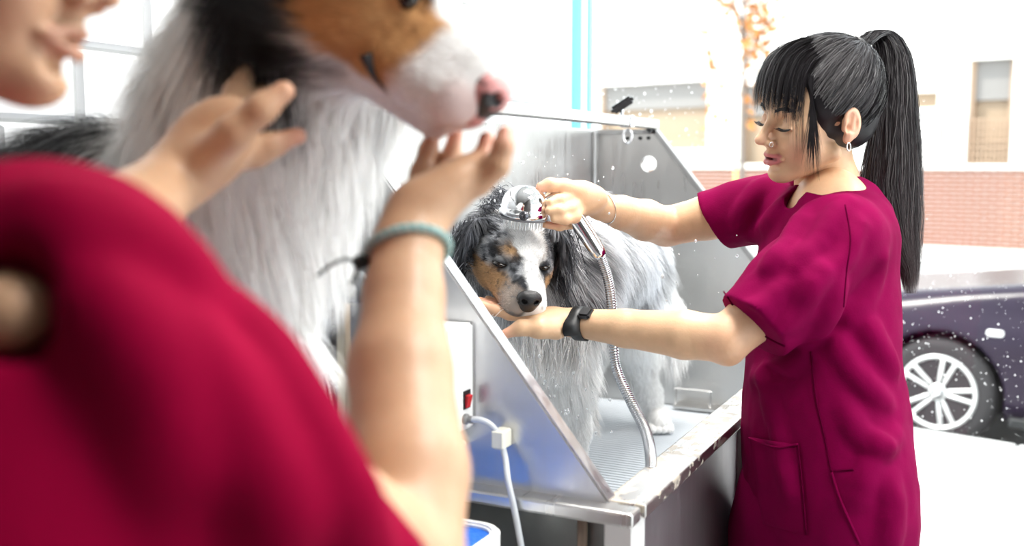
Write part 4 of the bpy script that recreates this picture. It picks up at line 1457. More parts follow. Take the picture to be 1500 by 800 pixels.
# ears
ears = []
for s, base, mid, tip, wd in ((-1, (-.030, -.052, .040), (-.004, -.092, .006), (.014, -.088, -.052), .022), (1, (-.030, .050, .040), (-.010, .082, .010), (.004, .076, -.034), .020)):
    v, f, p = ear_geo(BH, s, base, mid, tip, wd)
    c = BH.w(p[:, :3].mean(0))
    t, n, b = frames(BH.w(p[:, :3]))
    # flatten across the outward direction
    out = nrm(BH.b[1] * s + .25 * BH.b[2])
    pc = np.repeat(BH.w(p[:, :3]), 12, 0)
    d = v - pc
    v = pc + d - out * (d @ out)[:, None] * .72
    obj('ear', mesh(v, f, 'm', np.tile(DK * 1.2, (len(v), 1))), M_DSKIN, bd, True)
    make_fur('ear_coat', v, np.array([q for q in f if len(q) == 4]), 3500, lambda q: merle(q, 70, 4, DK, DK * 2.2, GR * 1.3), lambda q: np.tile([0.1, 0, -1.0], (len(q), 1)), lambda q: .020 + 0 * q[:, 0], bd, None, .0010, .25, .3, .3, 5, (.012, .6), .5)
    ears.append((s, p, out))
# short face coat
fl_face = lambda p: -BH.b[0][None] * .9 + (np.sign(BH.h(p)[:, 1]) * .35)[:, None] * BH.b[1][None] - .25 * BH.b[2][None]
def face_len(p):
    h = BH.h(p)
    f = h[:, 0]
    L = .0035 + .012 * sstep(.07, -.02, f) + .022 * sstep(.0, -.08, f)
    L = L * np.where(((np.abs(h[:, 1]) - .034) ** 2 + (h[:, 2] - .012) ** 2 < .011 ** 2) & (f > .04), .15, 1)
    return np.where(f > .132, 0, L)
headk = lambda c: (headness(BH.h(c)) > .3) * (1.0 + 1.5 * (BH.h(c)[:, 0] > .03))
make_fur('face_fur', hv_, hf_, 26000, bath_col, fl_face, face_len, bd, headk, .0007, .22, .1, .30, 4, (.012, .35))
# wet neck and body coat
def body_flow(p):
    px = (p @ NBx - V(800, 405, 1.84) @ NBx)
    fl = NBx[None] * .75 + np.array([0, 0, -.85])[None] * np.ones((len(p), 1))
    return fl + .5 * np.stack([fbm(p, 12, 31 + k) - .5 for k in range(3)], 1)
def body_len(p):
    z = p[:, 2]
    L = .030 + .016 * sstep(.95, 1.10, z) * sstep(1.36, 1.2, z)
    L = L * (.35 + .65 * sstep(.90, 1.02, z))
    L = np.where(z < .84, .007, L)
    return L
neckk = lambda c: (headness(BH.h(c)) < .6) * 1.0
make_fur('neck_fur', hv_, hf_, 9000, bath_col, body_flow, lambda p: .035 + 0 * p[:, 0], bd, neckk, .0011, .30, .25, .35, 5, (.016, .75), .5)
make_fur('body_fur', bv_, bf_, 52000, bath_col, body_flow, body_len, bd, lambda c: (headness(BH.h(c)) < .5) * 1.0, .0011, .30, .20, .35, 5, (.015, .55), .5)
# long wet ear fringes and neck locks
def locks(name, roots, tips, n, col, parent, spread=.006, mid=(0, 0, 0), seg=7, wd=.0012, m=None):
    i = FD_.randint(0, len(roots), n)
    r = np.asarray(roots)[i] + FD_.normal(0, spread, (n, 3))
    t = np.asarray(tips)[i] + FD_.normal(0, spread * .7, (n, 3))
    mm = (r + t) / 2 + np.asarray(mid) + FD_.normal(0, spread * .5, (n, 3))
    ts = np.linspace(0, 1, seg)
    L = (.7 + .4 * FD_.rand(n, 1, 1))
    pa = np.stack([(1 - q) ** 2 * r + 2 * q * (1 - q) * mm + q * q * t for q in ts], 1)
    pa = r[:, None] + (pa - r[:, None]) * L
    nn = np.tile(-FW, (n, 1)) + FD_.normal(0, .35, (n, 3))
    nn /= np.linalg.norm(nn, axis=1)[:, None]
    cc = col(r) * (.6 + .8 * FD_.rand(n, 1))
    return obj(name, ribbons(pa, wd * (.6 + .8 * FD_.rand(n)), nn, np.clip(cc, 0, .85)), m or M_FUR, parent)
for s, p, out in ears:
    pts = BH.w(p[2:, :3] + np.array([0, .004 * s, 0]))
    rts = np.vstack([pts, pts + .010 * BH.b[0], pts - .012 * BH.b[0], pts + .008 * out])
    tps = rts + np.array([0, 0, -.045]) + .012 * out
    locks('ear_fur', rts, tps, 1300 if s < 0 else 420, lambda q: merle(q, 60, 4, DK * .9, DK * 2, GR * 1.2), bd, .005, .006 * out)
# dark wet locks down the neck on the right, spiky ruff on the left
rts = [V(805 + 30 * k / 9, 318 + 6 * k, 1.70 + .008 * k) for k in range(10)]
tps = [V(845 + 22 * math.sin(k * .9) - 2 * k, 410 + 8.5 * k, 1.72 + .004 * k) for k in range(10)]
locks('neck_lock', rts, tps, 550, lambda q: merle(q, 45, 9, DK * 1.8, LG * .7, LG * 1.6), bd, .011, -.012 * FW, 8, .0014)
rts = [V(742 - 6.2 * k, 300 + 8.5 * k, 1.70 - .004 * k) for k in range(10)]
tps = [V(722 - 6.6 * k, 283 + 10.5 * k, 1.71) for k in range(10)]
locks('ruff_lock', rts, tps, 1700, lambda q: merle(q, 45, 19, DK * 2, GR * 1.4, LG * 1.2), bd, .012, np.array([0, 0, .006]), 7, .0013)
rts = [V(775 + 9 * k, 462 + 6 * (k % 3), 1.74) for k in range(9)]
tps = [V(772 + 9 * k, 530 + 14 * (k % 3), 1.76) for k in range(9)]
locks('chest_lock', rts, tps, 1500, lambda q: np.tile(WHITE, (len(q), 1)), bd, .012, -.006 * FW, 7, .0012)
rts = [V(848 + 2 * k, 520 + 14 * k, 1.88 + .01 * k) for k in range(7)]
tps = [V(872 + 1 * k, 560 + 13 * k, 1.90 + .01 * k) for k in range(7)]
locks('leg_feather', rts, tps, 900, lambda q: np.tile(WHITE, (len(q), 1)), bd, .007, (0, 0, 0), 6, .0011)
rts = [V(940 + 7 * k, 465 + 5 * (k % 4), 2.34 + .008 * k) for k in range(9)]
tps = [V(948 + 7.5 * k, 530 + 10 * ((k * 3) % 4), 2.36 + .008 * k) for k in range(9)]
locks('tail_fur', rts, tps, 2000, lambda q: np.tile(WHITE, (len(q), 1)), bd, .012, (0, 0, 0), 6, .0014)
# nose, eyes, toes
nz = Sdf()
BH.ell(nz, (.1385, 0, -.008), (.0135, .0205, .0150), k=.006)
BH.ell(nz, (.1365, 0, -.021), (.0105, .0135, .0110), k=.006)
for s in (1, -1):
    BH.ell(nz, (.1470, .0090 * s, -.0085), (.0050, .0045, .0040), k=.003, op='s')
    BH.ell(nz, (.1400, .0165 * s, -.0120), (.0050, .0040, .0020), k=.002, op='s')
a, b = nz.surf(.0016)
obj('nose', mesh(a, b), M_NOSE, bd, True)
for s in (1, -1):
    fv = nrm(np.array([.86, .50 * s, -.10])); lv_ = nrm(np.cross([0, 0, 1.0], fv)) * s
    a = BH.w(np.array([np.array([.052, .033 * s, .012]) + .0136 * (math.cos(q) * fv + math.sin(q) * lv_ + np.array([0, 0, .16 * math.cos(q) - .12])) for q in np.linspace(-1.15, 1.15, 14)]))
    obj('eye', tube(a, np.concatenate([np.linspace(.0018, .0044, len(a) // 2), np.linspace(.0044, .0018, len(a) - len(a) // 2)]), 8), M_EYE, bd, True)
wk = []
for k in range(34):
    s = 1 if k % 2 else -1
    p0 = BH.w((.10 + .02 * FD_.rand(), .022 * s, -.028 - .012 * FD_.rand()))
    d_ = BH.b[1] * s * .8 - BH.b[2] * .4 + BH.b[0] * FD_.uniform(-.3, .5)
    wk.append(tube_geo(np.array([p0, p0 + .02 * d_, p0 + .035 * d_ - [0, 0, .006]]), [.0004, .0003, .0001], 4))
o = obj('whiskers', mesh(*joined(wk)), M_FUR, bd)
o.data.color_attributes.new('Col', 'FLOAT_COLOR', 'POINT').data.foreach_set('color', np.tile([.8, .8, .8, 1], len(o.data.vertices)).astype(np.float32))
o['kind'] = 'stuff'
for (px, py, d_) in ((836, 718, 1.945), (784, 684, 2.06), (966, 619, 2.435), (845, 604, 2.46)):
    c = V(px, py, d_)
    c[2] = ZF + .016
    for q in (-1.5, -.5, .5, 1.5):
        ts_ = Sdf()
        e = c + np.array([-.80, -.45, 0]) * .010 + np.array([.5, -.86, 0]) * .0135 * q
        ts_.cone(e, e + np.array([-.85, -.45, -.25]) * .014, .0125, .0105, k=.008)
        a, b = ts_.surf(.004)
        obj('toe', mesh(a, b, 'm', np.tile(WHITE * .92, (len(a), 1))), M_DSKIN, bd, True)

# ================================================================ dog on the grooming table
gd = thing('dog', 'white chested tricolour dog with tan cheek and pink spotted nose on the grooming table', 'dog', (0.85, 0.80, 0.97))
GH = Frame(V(533, -22, .86), view_basis(160, 36, -3), 1.10)
gs_ = Sdf()
dog_head(gs_, GH)
gs_.cone(GH.w((-.02, 0, 0)), V(440, 60, .95), .066, .088, k=.04)
gs_.cone(V(450, 60, .95), V(395, 170, .99), .085, .098, k=.04)
gb = Sdf()
gb.cone(V(440, 60, .95), V(380, 180, .99), .088, .100, k=.04)
gb.cone(V(380, 180, .99), V(345, 330, 1.01), .100, .094, k=.04)
gb.cone(V(345, 330, 1.01), V(300, 500, 1.01), .092, .068, k=.04)
gb.cone(V(300, 335, 1.07), V(140, 345, 1.13), .105, .108, k=.05)
gb.cone(V(140, 345, 1.13), V(130, 520, 1.14), .108, .12, k=.05)
TZ = 0.97
def tz_pt(x, y, z):
    return np.array([x, y, z])
cf_ = V(298, 480, 1.01)
for dy in (-.055, .055):
    a0 = cf_ + np.array([.01, dy, -.02])
    gb.chain([(*a0, .055), (*(a0 * [1, 1, 0] + [0.005, 0, TZ + .13]), .034), (*(a0 * [1, 1, 0] + [.01, 0, TZ + .03]), .028)], k=.02)
    gb.cone(a0 * [1, 1, 0] + [.01, 0, TZ + .026], a0 * [1, 1, 0] + [.045, -.01, TZ + .024], .027, .025, k=.015)
hp_ = V(135, 520, 1.14)
for dy in (-.07, .06):
    gb.chain([(*(hp_ + [0.02, dy, 0]), .08), (hp_[0] + .10, hp_[1] + dy - .03, TZ + .09, .05), (hp_[0] + .03, hp_[1] + dy, TZ + .03, .030), (hp_[0] + .12, hp_[1] + dy - .04, TZ + .027, .027)], k=.03)
gb.plane((0, 0, TZ + .002), (0, 0, -1), k=.003)
ghv, ghf = gs_.surf(.003)
gbv, gbf = gb.surf(.007)
def g_head_col(h):
    f, l, u = h[:, 0], h[:, 1], h[:, 2]
    nz_ = (fbm(h, 45, 6) - .5) * .012
    c = np.tile(np.array([.018, .018, .020]), (len(h), 1))
    tan = sstep(-.030, -.010, f + nz_) * sstep(.012, .000, u - .10 * (f - .03) + nz_) * sstep(-.075, -.055, u + .30 * (f - .05))
    tan = np.maximum(tan, sstep(.025, .045, f + nz_) * sstep(.025, .015, u))
    c = c * (1 - tan[:, None]) + TAN * 1.15 * (1 + .35 * (fbm(h, 70, 3) - .5)[:, None]) * tan[:, None]
    wh = sstep(.024, .016, np.abs(l) + nz_) * sstep(-.01, .01, u + .3 * f)
    wh = np.maximum(wh, sstep(.078, .092, f + nz_ - .25 * (u + .02)))
    wh = np.maximum(wh, sstep(-.042, -.052, u + .10 * (f - .03) + nz_))
    c = c * (1 - wh[:, None]) + WHITE * wh[:, None]
    pk = sstep(.108, .130, f) * sstep(-.004, -.020, u) * .75
    c = c * (1 - .7 * pk[:, None]) + np.array([.72, .40, .36]) * .7 * pk[:, None]
    bk = sstep(.008, -.010, f + nz_) * sstep(-.045, -.030, u + nz_)
    c = c * (1 - bk[:, None]) + np.array([.020, .020, .022]) * bk[:, None]
    return c
BKL = np.array([.022, .022, .024])
def g_body_col(p):
    c = np.tile(WHITE, (len(p), 1))
    q = p - V(300, 300, 1.05)
    a = (q @ -RT) * .95 + (q @ FW) * .20 + (fbm(p, 20, 15) - .5) * .06
    bk = sstep(.062, .084, a)
    return c * (1 - bk[:, None]) + BKL * bk[:, None]
def g_col(p):
    h = GH.h(p)
    w_ = headness(h, .082)[:, None]
    c = g_body_col(p) * (1 - w_) + g_head_col(h) * w_
    k_ = sstep(.084, .066, np.linalg.norm(p - V(448, 5, .87), axis=1) + (fbm(p, 40, 3) - .5) * .03)[:, None]
    return c * (1 - k_) + BKL * k_
vv, ff = merge_geo([(ghv, ghf), (gbv, gbf)])
obj('body', mesh(vv, ff, 'm', g_col(vv) * .85), M_DSKIN, gd, True)
for s in (1, -1):
    v, f, p = ear_geo(GH, s, (-.030, .048 * s, .042), (-.045, .080 * s, .022), (-.050, .078 * s, -.030), .024)
    pc = np.repeat(GH.w(p[:, :3]), 12, 0)
    out = nrm(GH.b[1] * s)
    d = v - pc
    obj('ear', mesh(pc + d - out * (d @ out)[:, None] * .7, f, 'm', np.tile(BKL, (len(v), 1))), M_DSKIN, gd, True)
    make_fur('ear_coat', pc + d - out * (d @ out)[:, None] * .7, np.array([q for q in f if len(q) == 4]), 2500, lambda q: np.tile(BKL, (len(q), 1)), lambda q: np.tile(-GH.b[2], (len(q), 1)), lambda q: .022 + 0 * q[:, 0], gd, None, .0012, .25, .2, .3, 5, (.012, .4), .5)
    pts = GH.w(p[1:, :3])
    locks('ear_fur', np.vstack([pts, pts - .02 * GH.b[0]]), np.vstack([pts, pts - .02 * GH.b[0]]) - .05 * GH.b[2] - .02 * GH.b[0], 700, lambda q: np.tile(BKL, (len(q), 1)), gd, .008, .004 * out, 6, .0014)
gfl = lambda p: -GH.b[0][None] * .9 + (np.sign(GH.h(p)[:, 1]) * .3)[:, None] * GH.b[1][None] - .25 * GH.b[2][None]
def g_len(p):
    h = GH.h(p)
    f = h[:, 0]
    L = .004 + .012 * sstep(.07, -.01, f) + .030 * sstep(.01, -.07, f) + .022 * sstep(-.035, -.06, h[:, 2]) * sstep(.07, .0, f)
    return np.where(f > .126, 0, L)
make_fur('head_fur', ghv, ghf, 15000, g_col, gfl, g_len, gd, lambda c: (headness(GH.h(c)) > .2) * 1.0, .0009, .25, .2, .3, 4, (.012, .3))
def gflow(p):
    q = p - V(380, 250, 1.02)
    fl = np.array([0, 0, -1.0])[None] * np.ones((len(p), 1)) - .25 * RT[None] * (q @ -RT > .1)[:, None]
    return fl + 1.0 * np.stack([fbm(p, 11, 41 + k) - .5 for k in range(3)], 1)
def gblen(p):
    return np.where(p[:, 2] < TZ + .06, .010, .052 - .02 * sstep(1.2, 1.1, p[:, 2]))
make_fur('body_fur', gbv, gbf, 46000, g_col, gflow, gblen, gd, lambda c: (headness(GH.h(c)) < .5) * 1.0, .0013, .42, .25, .40, 5, (.022, .45), .7)
make_fur('neck_fur', ghv, ghf, 12000, g_col, gflow, lambda p: .048 + 0 * p[:, 0], gd, lambda c: (headness(GH.h(c)) < .7) * 1.0, .0013, .42, .25, .40, 5, (.022, .45), .7)
nz = Sdf()
GH.ell(nz, (.1310, 0, -.011), (.0200, .0215, .0190), k=.006)
GH.ell(nz, (.1290, 0, -.028), (.0145, .0155, .0140), k=.006)
for s in (1, -1):
    GH.ell(nz, (.1480, .0110 * s, -.0105), (.0065, .0055, .0050), k=.003, op='s')
a, b = nz.surf(.002)
h = GH.h(a)
pc_ = np.tile(np.array([.70, .33, .32]), (len(a), 1))
dk_ = sstep(.55, .59, fbm(h, 95, 27) + .06 * sstep(.145, .150, h[:, 0]) + .3 * np.exp(-((np.abs(h[:, 1]) - .011) ** 2 + (h[:, 2] + .0105) ** 2) / .006 ** 2))[:, None]
obj('nose', mesh(a, b, 'm', pc_ * (1 - dk_) + BKL * dk_), mat('pink_spotted_nose', (.7, .4, .4), .35, attr='Col'), gd, True)
for s in (1, -1):
    q = catmull([(.058, .040 * s, -.034), (.064, .0345 * s, -.040), (.070, .032 * s, -.045), (.080, .028 * s, -.050)], 8)
    q = drape(gs_, GH.w(q + [0, .02 * s, 0]), np.tile(-s * GH.b[1], (len(q), 1)), .0006)
    obj('lip_line', tube(q, np.concatenate([np.linspace(.0070, .0046, 8), np.linspace(.0046, .0008, len(q) - 8)]), 8, False, .8), M_NOSE, gd, True)
    obj('eye', lathe([(.0105 * math.sin(q), -.0105 * math.cos(q)) for q in np.linspace(0.05, 3.09, 12)], GH.w((.0575, .0365 * s, .0145)), GH.b[0], 18), M_EYE, gd, True)
# ================================================================ groomer in the foreground
fp = thing('person', 'blurred groomer in raspberry scrubs seen over the shoulder, hands around a dog', 'person', (0.22, 0.50, 0.0))
SK2 = np.array([.53, .32, .195])
ar = Sdf()       # near arm with open hand under the dog's muzzle
EL2, WR2 = V(588, 845, .64), V(597, 362, .80)
ar.chain([(*V(110, 520, .50), .045), (*V(400, 720, .56), .045), (*EL2, .040)], k=.01)
ar.chain([(*EL2, .039), (*V(598, 690, .690), .0400), (*V(587, 540, .738), .0365), (*V(592, 430, .778), .0290), (*WR2, .0262)], k=.01)
ar.cone(WR2, V(614, 312, .815), .026, .025, k=.01)
pd = nrm(V(690, 262, .83) - V(612, 318, .815))
ar.ell(V(648, 284, .825), (.052, .021, .031), np.array([pd, nrm(np.cross(pd, FW)), nrm(np.cross(pd, np.cross(pd, FW)))]), k=.015)
ar.chain([(*V(608, 290, .84), .0115), (*V(618, 252, .855), .0090), (*V(627, 220, .86), .0074), (*V(636, 193, .86), .0060)], k=.006)
ar.chain([(*V(650, 268, .85), .0100), (*V(662, 228, .868), .0076), (*V(668, 190, .872), .0060)], k=.006)
ar.chain([(*V(690, 262, .835), .0125), (*V(708, 240, .83), .0092), (*V(713, 203, .835), .0066)], k=.006)
ar.chain([(*V(700, 266, .82), .0125), (*V(728, 243, .812), .0096), (*V(737, 215, .81), .0080), (*V(740, 195, .812), .0064)], k=.006)
av, af = ar.surf(.003)
al_ = Sdf()      # far arm, hand on the dog's neck
WR3 = V(248, 268, .79)
al_.chain([(*V(60, 420, .66), .040), (*V(170, 335, .72), .036), (*WR3, .0245)], k=.01)
al_.ell(V(305, 215, .80), (.046, .018, .032), np.array([nrm(V(345, 175, .80) - WR3), nrm(FW), nrm(np.cross(FW, V(345, 175, .80) - WR3))]), k=.015)
al_.cone(WR3, V(285, 235, .80), .024, .024, k=.01)
al_.chain([(*V(298, 236, .785), .0155), (*V(342, 195, .770), .0120), (*V(382, 160, .768), .0102), (*V(416, 134, .772), .0082)], k=.010)
for (x0, y0, x1, y1, x2, y2, d2) in ((322, 182, 345, 135, 365, 100, .86), (335, 192, 368, 150, 390, 128, .87), (345, 222, 392, 212, 437, 199, .83), (332, 236, 375, 228, 408, 216, .83)):
    al_.chain([(*V(x0, y0, .81), .0112), (*V(x1, y1, (.81 + d2) / 2), .0092), (*V(x2, y2, d2), .0070)], k=.006)
bv2, bf2 = al_.surf(.003)
FHB = view_basis(182, 6, 0)
FHO = V(78, 148, .62) - .95 * (.082 * FHB[0] - .094 * FHB[2])
h2 = Sdf()
human_head(h2)
h2i = lambda p: ((np.asarray(p, float) - FHO) / .95) @ FHB.T
h2.chain([(-.045, 0, -.03, .046), (*h2i(V(-270, 330, .66)), .050), (*h2i(V(-260, 480, .62)), .06)], k=.02)
cv2, cf2 = h2.surf(.004)
ccol = (face_col(cv2) * .3 + SKIN * .7) / SKIN * SK2
cv2 = FHO + .95 * (cv2 @ FHB)
tk = Sdf()
tk.ell(V(-130, 880, .55), (.08, .09, .14), k=.05)
tk.ell(V(10, 458, .432), (.020, .022, .018), k=.01)
c0 = np.array([0.22, 0.52, 0.0])
for s in (1, -1):
    tk.chain([(*(c0 + [0, .09 * s, .84]), .08), (*(c0 + [.01, .09 * s, .46]), .055), (*(c0 + [-.02, .09 * s, .08]), .042)], k=.03)
    tk.cone(c0 + [-.03, .09 * s, .045], c0 + [.12, .10 * s, .035], .038, .033, k=.03)
dv2, df2 = tk.surf(.008)
gv, gf = merge_geo([(av, af), (bv2, bf2), (cv2, cf2), (dv2, df2)])
def hand_col(p):
    c = np.tile(SK2, (len(p), 1)) * (.96 + .08 * fbm(p, 25)[:, None])
    for t in (V(414, 136, .78), V(436, 199, .83), V(742, 195, .81), V(638, 193, .86), V(668, 193, .87), V(715, 203, .83)):
        w_ = np.exp(-(np.linalg.norm(p - t, axis=1) / .014) ** 2)[:, None]
        c = c * (1 - .5 * w_) + np.array([.72, .27, .22]) * .5 * w_
    return c
obj('body', mesh(gv, gf, 'm', np.vstack([hand_col(av), hand_col(bv2), ccol, np.tile(SK2, (len(dv2), 1))])), M_SKIN, fp, True)
t2 = Sdf()
t2.chain([(*V(85, 470, .50), .072), (*V(310, 760, .52), .072), (*V(500, 925, .58), .066)], k=.015)
t2.chain([(*V(85, 475, .50), .068), (*V(-190, 465, .60), .062)], k=.03)
t2.ell(V(-120, 850, .50), (.13, .15, .185), k=.05)
t2.ell(c0 + [0, 0, .95], (.13, .19, .26), k=.08)
for pts, r in (([(330, 480, .46), (420, 620, .47), (520, 790, .50)], .016), ([(200, 470, .43), (300, 590, .44), (400, 760, .46)], .016), ([(120, 420, .44), (180, 520, .43), (250, 700, .44)], .014), ([(60, 330, .47), (180, 360, .46), (280, 420, .46)], .012)):
    q = np.array([V(*a) for a in catmull(pts, 4)])
    q = drape(t2, q, np.array([nrm(a - CAM) for a in q]), -r * .55)
    for a, b in zip(q[:-1], q[1:]):
        t2.cone(a, b, r, r, k=.022)
t2.ell(V(10, 458, .425), (.022, .023, .026), k=.012, op='s')
t2.plane(c0 + [0, 0, .74], (0, 0, -1))
t2.pr.append(('h', (V(505, 905, .575).astype(np.float32), nrm(V(500, 925, .58) - V(310, 760, .52)).astype(np.float32), V(540, 950, .58).astype(np.float32), np.float32(.10)), .004, 's', V(540, 950, .58), .2))
t2.post = lambda P, d: d - .006 * (fbm(P, 18, 4, 2) - .5)
a, b = t2.surf(.005)
obj('scrub_top', mesh(a, b), M_SCRUB2, fp, True)
tz = Sdf()
tz.ell(c0 + [0, 0, .86], (.12, .17, .15), k=.05)
for s in (1, -1):
    tz.chain([(*(c0 + [0, .09 * s, .80]), .10), (*(c0 + [.01, .095 * s, .45]), .08), (*(c0 + [-.02, .095 * s, .10]), .072)], k=.03)
tz.plane(c0 + [0, 0, .07], (0, 0, -1))
a, b = tz.surf(.01)
obj('trousers', mesh(a, b), M_SCRUB2, fp, True)
for s in (1, -1):
    sp_ = Sdf()
    sp_.cone(c0 + [-.05, .09 * s, .045], c0 + [.02, .092 * s, .05], .040, .042, k=.03)
    sp_.cone(c0 + [.02, .092 * s, .05], c0 + [.14, .10 * s, .038], .042, .034, k=.03)
    sp_.plane(c0 + [0, 0, .004], (0, 0, -1))
    a, b = sp_.surf(.008)
    obj('shoe', mesh(a, b), M_WPLAST, fp, True)
# teal cord bracelet with loose ends
M_TCORD = mat('teal_cord', (0.16, 0.36, 0.36), 0.8, noise=(400, .3))
M_DCORD = mat('dark_cord', (0.02, 0.035, 0.035), 0.8)
_, o0, o1 = band(ar, V(594, 372, .797), nrm(V(587, 540, .738) - WR2 + .02 * RT), .027, .001, .0016, k=48)
rg_ = catmull(np.vstack([o0, o0[:1]]), 4)[:-1]
t_, n_, b_ = frames(rg_)
ph = np.linspace(0, 2 * math.pi * 30, len(rg_), endpoint=False)
br_ = obj('bracelet', tube(rg_ + .0016 * (np.cos(ph)[:, None] * n_ + np.sin(ph)[:, None] * b_), .0024, 7, True), M_TCORD, fp, True)
obj('bracelet_strand', tube(rg_ - .0016 * (np.cos(ph)[:, None] * n_ + np.sin(ph)[:, None] * b_), .0024, 7, True), mat('pale_cord', (.45, .55, .52), .8), br_, True)
obj('bracelet_knot', lathe([(.0, -.007), (.005, -.004), (.006, 0), (.005, .005), (0, .008)], V(528, 384, .788), nrm(RT + .3 * UP), 12), M_DCORD, br_, True)
obj('bracelet_end', tube(catmull([V(528, 384, .788), V(505, 380, .785), V(485, 388, .785), V(464, 404, .785)], 6), .0014, 6), M_DCORD, br_, True)
obj('bracelet_end', tube(catmull([V(528, 384, .788), V(522, 400, .785), V(514, 418, .785)], 6), .0018, 6), M_DCORD, br_, True)

# ================================================================ grooming table and post
tb = thing('grooming_table', 'white edged grooming table with bright blue top in front of the bath', 'table', (0.80, 0.85, 0.0))
def rrect(x0, x1, y0, y1, r, n=6):
    p = []
    for cx, cy, a0 in ((x1 - r, y1 - r, 0), (x0 + r, y1 - r, 90), (x0 + r, y0 + r, 180), (x1 - r, y0 + r, 270)):
        for k in range(n + 1):
            a = math.radians(a0 + 90 * k / n)
            p.append((cx + r * math.cos(a), cy + r * math.sin(a)))
    return p
obj('table_rim', prism(rrect(.50, 1.108, .548, 1.15, .035), 2, .925, .972, .003, holes=[rrect(.512, 1.096, .560, 1.138, .026)]), M_WPLAST, tb)
obj('table_top', prism(rrect(.512, 1.096, .560, 1.138, .026), 2, .930, .966), mat('blue_mat', (0.004, 0.11, 0.50), 0.5, bump=(160, .3), noise=(60, .12)), tb)
for x, y in ((.55, .60), (1.05, .60), (.55, 1.09), (1.05, 1.09)):
    obj('leg', tube([(x, y, 0.0), (x, y, .928)], .016, 12), M_STEEL, tb, True)
obj('brace', box((.54, .835, .25), (1.06, .855, .28)), M_STEEL, tb)
ps = thing('grooming_post', 'slim steel grooming post with black clamp knob behind the dog', 'post', (.955, .690, .966))
c1 = V(503, 470, 1.17)
px_, py_ = c1[0], c1[1]
obj('pole', box((px_ - .006, py_ - .006, .968), (px_ + .006, py_ + .006, 1.33), .001), mat('brass_steel', (.50, .44, .34), .3, 1.0), ps)
obj('slide_strip', box((px_ - .006, py_ + .012, .968), (px_ + .004, py_ + .020, 1.31)), M_BLACKP, ps)
k0 = V(517, 420, 1.15)
obj('clamp', box((px_ - .016, py_ - .02, k0[2] - .014), (px_ + .016, py_ + .02, k0[2] + .014), .003), M_BLACKP, ps)
obj('clamp_knob', lathe([(.006, -.02), (.018, -.012), (.020, 0), (.018, .010), (.010, .014), (0, .015)], k0, nrm(RT * .8 - FW * .5), 20), M_BLACKP, ps, True)

# ================================================================ shower brush and hose
sw = thing('shower_sprayer', 'domed chrome shower brush with bristles held over the wet dog', 'shower', tuple(V(767, 322, 1.60)))
axs = nrm(UP + .10 * RT - .18 * FW)
so = V(767, 318, 1.60)
obj('dome', lathe([(.030, -.002), (.0375, .0), (.0395, .005), (.0390, .011), (.0370, .013), (.0372, .015), (.0362, .024), (.0325, .034), (.0255, .042), (.0150, .0475), (.005, .0495), (0, .0497)], so, axs, 40), M_CHROME, sw, True)
obj('spray_plate', lathe([(.0, -.0045), (.0335, -.0045), (.0365, -.002), (.0365, .001), (0, .001)], so, axs, 32), mat('grey_spray_plate', (.22, .23, .25), .35), sw, True)
x_ = nrm(np.cross(axs, FW)); y_ = np.cross(axs, x_)
br = []
for ring, cnt in ((.030, 22), (.022, 16), (.013, 9), (.004, 3)):
    for k in range(cnt):
        q = so + ring * (math.cos(6.283 * k / cnt) * x_ + math.sin(6.283 * k / cnt) * y_) - axs * .004
        br.append(tube_geo(np.array([q, q - axs * .013]), [.0012, .0007], 6))
o = obj('bristles', mesh(*joined(br)), mat('clear_bristle', (.75, .78, .80), .25), sw)
o['kind'] = 'stuff'
obj('logo_disc', lathe([(.0075, 0), (.0070, .0012), (0, .0014)], so + axs * .0065 - .0392 * nrm(FW - axs * (FW @ axs)), nrm(-FW), 20), mat('smoked_disc', (.10, .10, .11), .2, .8), sw, True)
hpth = catmull([V(797, 296, 1.602), V(815, 291, 1.605), V(834, 306, 1.61), V(856, 338, 1.615), V(881, 377, 1.62)], 10)
obj('handle', tube(hpth, np.interp(np.linspace(0, 1, len(hpth)), [0, .25, .5, .8, .97, 1], [.0075, .0095, .0130, .0135, .0120, .0095]), 18), M_CHROME, sw, True)
hz = catmull([V(879, 374, 1.62), V(892, 415, 1.63), V(898, 470, 1.65), V(902, 535, 1.66), V(924, 588, 1.60), V(945, 630, 1.52), V(953, 668, 1.45), V(950, 705, 1.42), V(930, 760, 1.40)], 90)
hrad = .0066 + .0018 * (np.arange(len(hz)) // 3 % 2)
tag(obj('shower_hose', tube(hz, hrad, 12), mat('braided_steel', (.62, .64, .67), .25, 1.0), None, True), 'ribbed metal shower hose hanging down into the bath', 'hose')

# ================================================================ running water under the dog's chin
rw = np.random.RandomState(4)
M_W2 = mat('bright_water', (.93, .95, .97), .04, trans=.65, spec=.6)
parts = []
for (x, y0, y1, d) in ((783, 492, 566, 1.64), (756, 490, 530, 1.63), (764, 492, 520, 1.64), (772, 492, 545, 1.64), (797, 488, 520, 1.64), (848, 508, 540, 1.60), (750, 488, 512, 1.63)):
    m = 16
    yy = np.linspace(y0, y1, m)
    xx = x + 2.0 * np.sin(yy * .11 + x)
    r = (.0011 + .0014 * rw.rand(m)) * (1.3 if x == 783 else .6)
    parts.append(tube_geo(np.array([V(a, b, d) for a, b in zip(xx, yy)]), r, 8))
o = obj('water_stream', mesh(*joined(parts)), M_W2, None, True)
o['kind'] = 'stuff'; o['label'] = "water running off the wet dog's chin in thin streams"; o['category'] = 'water'
ico = bmesh.new(); bmesh.ops.create_icosphere(ico, subdivisions=2, radius=1)
bvv = np.array([v.co[:] for v in ico.verts]); bff = np.array([[v.index for v in f.verts] for f in ico.faces]); ico.free()
vs, fs = [], []
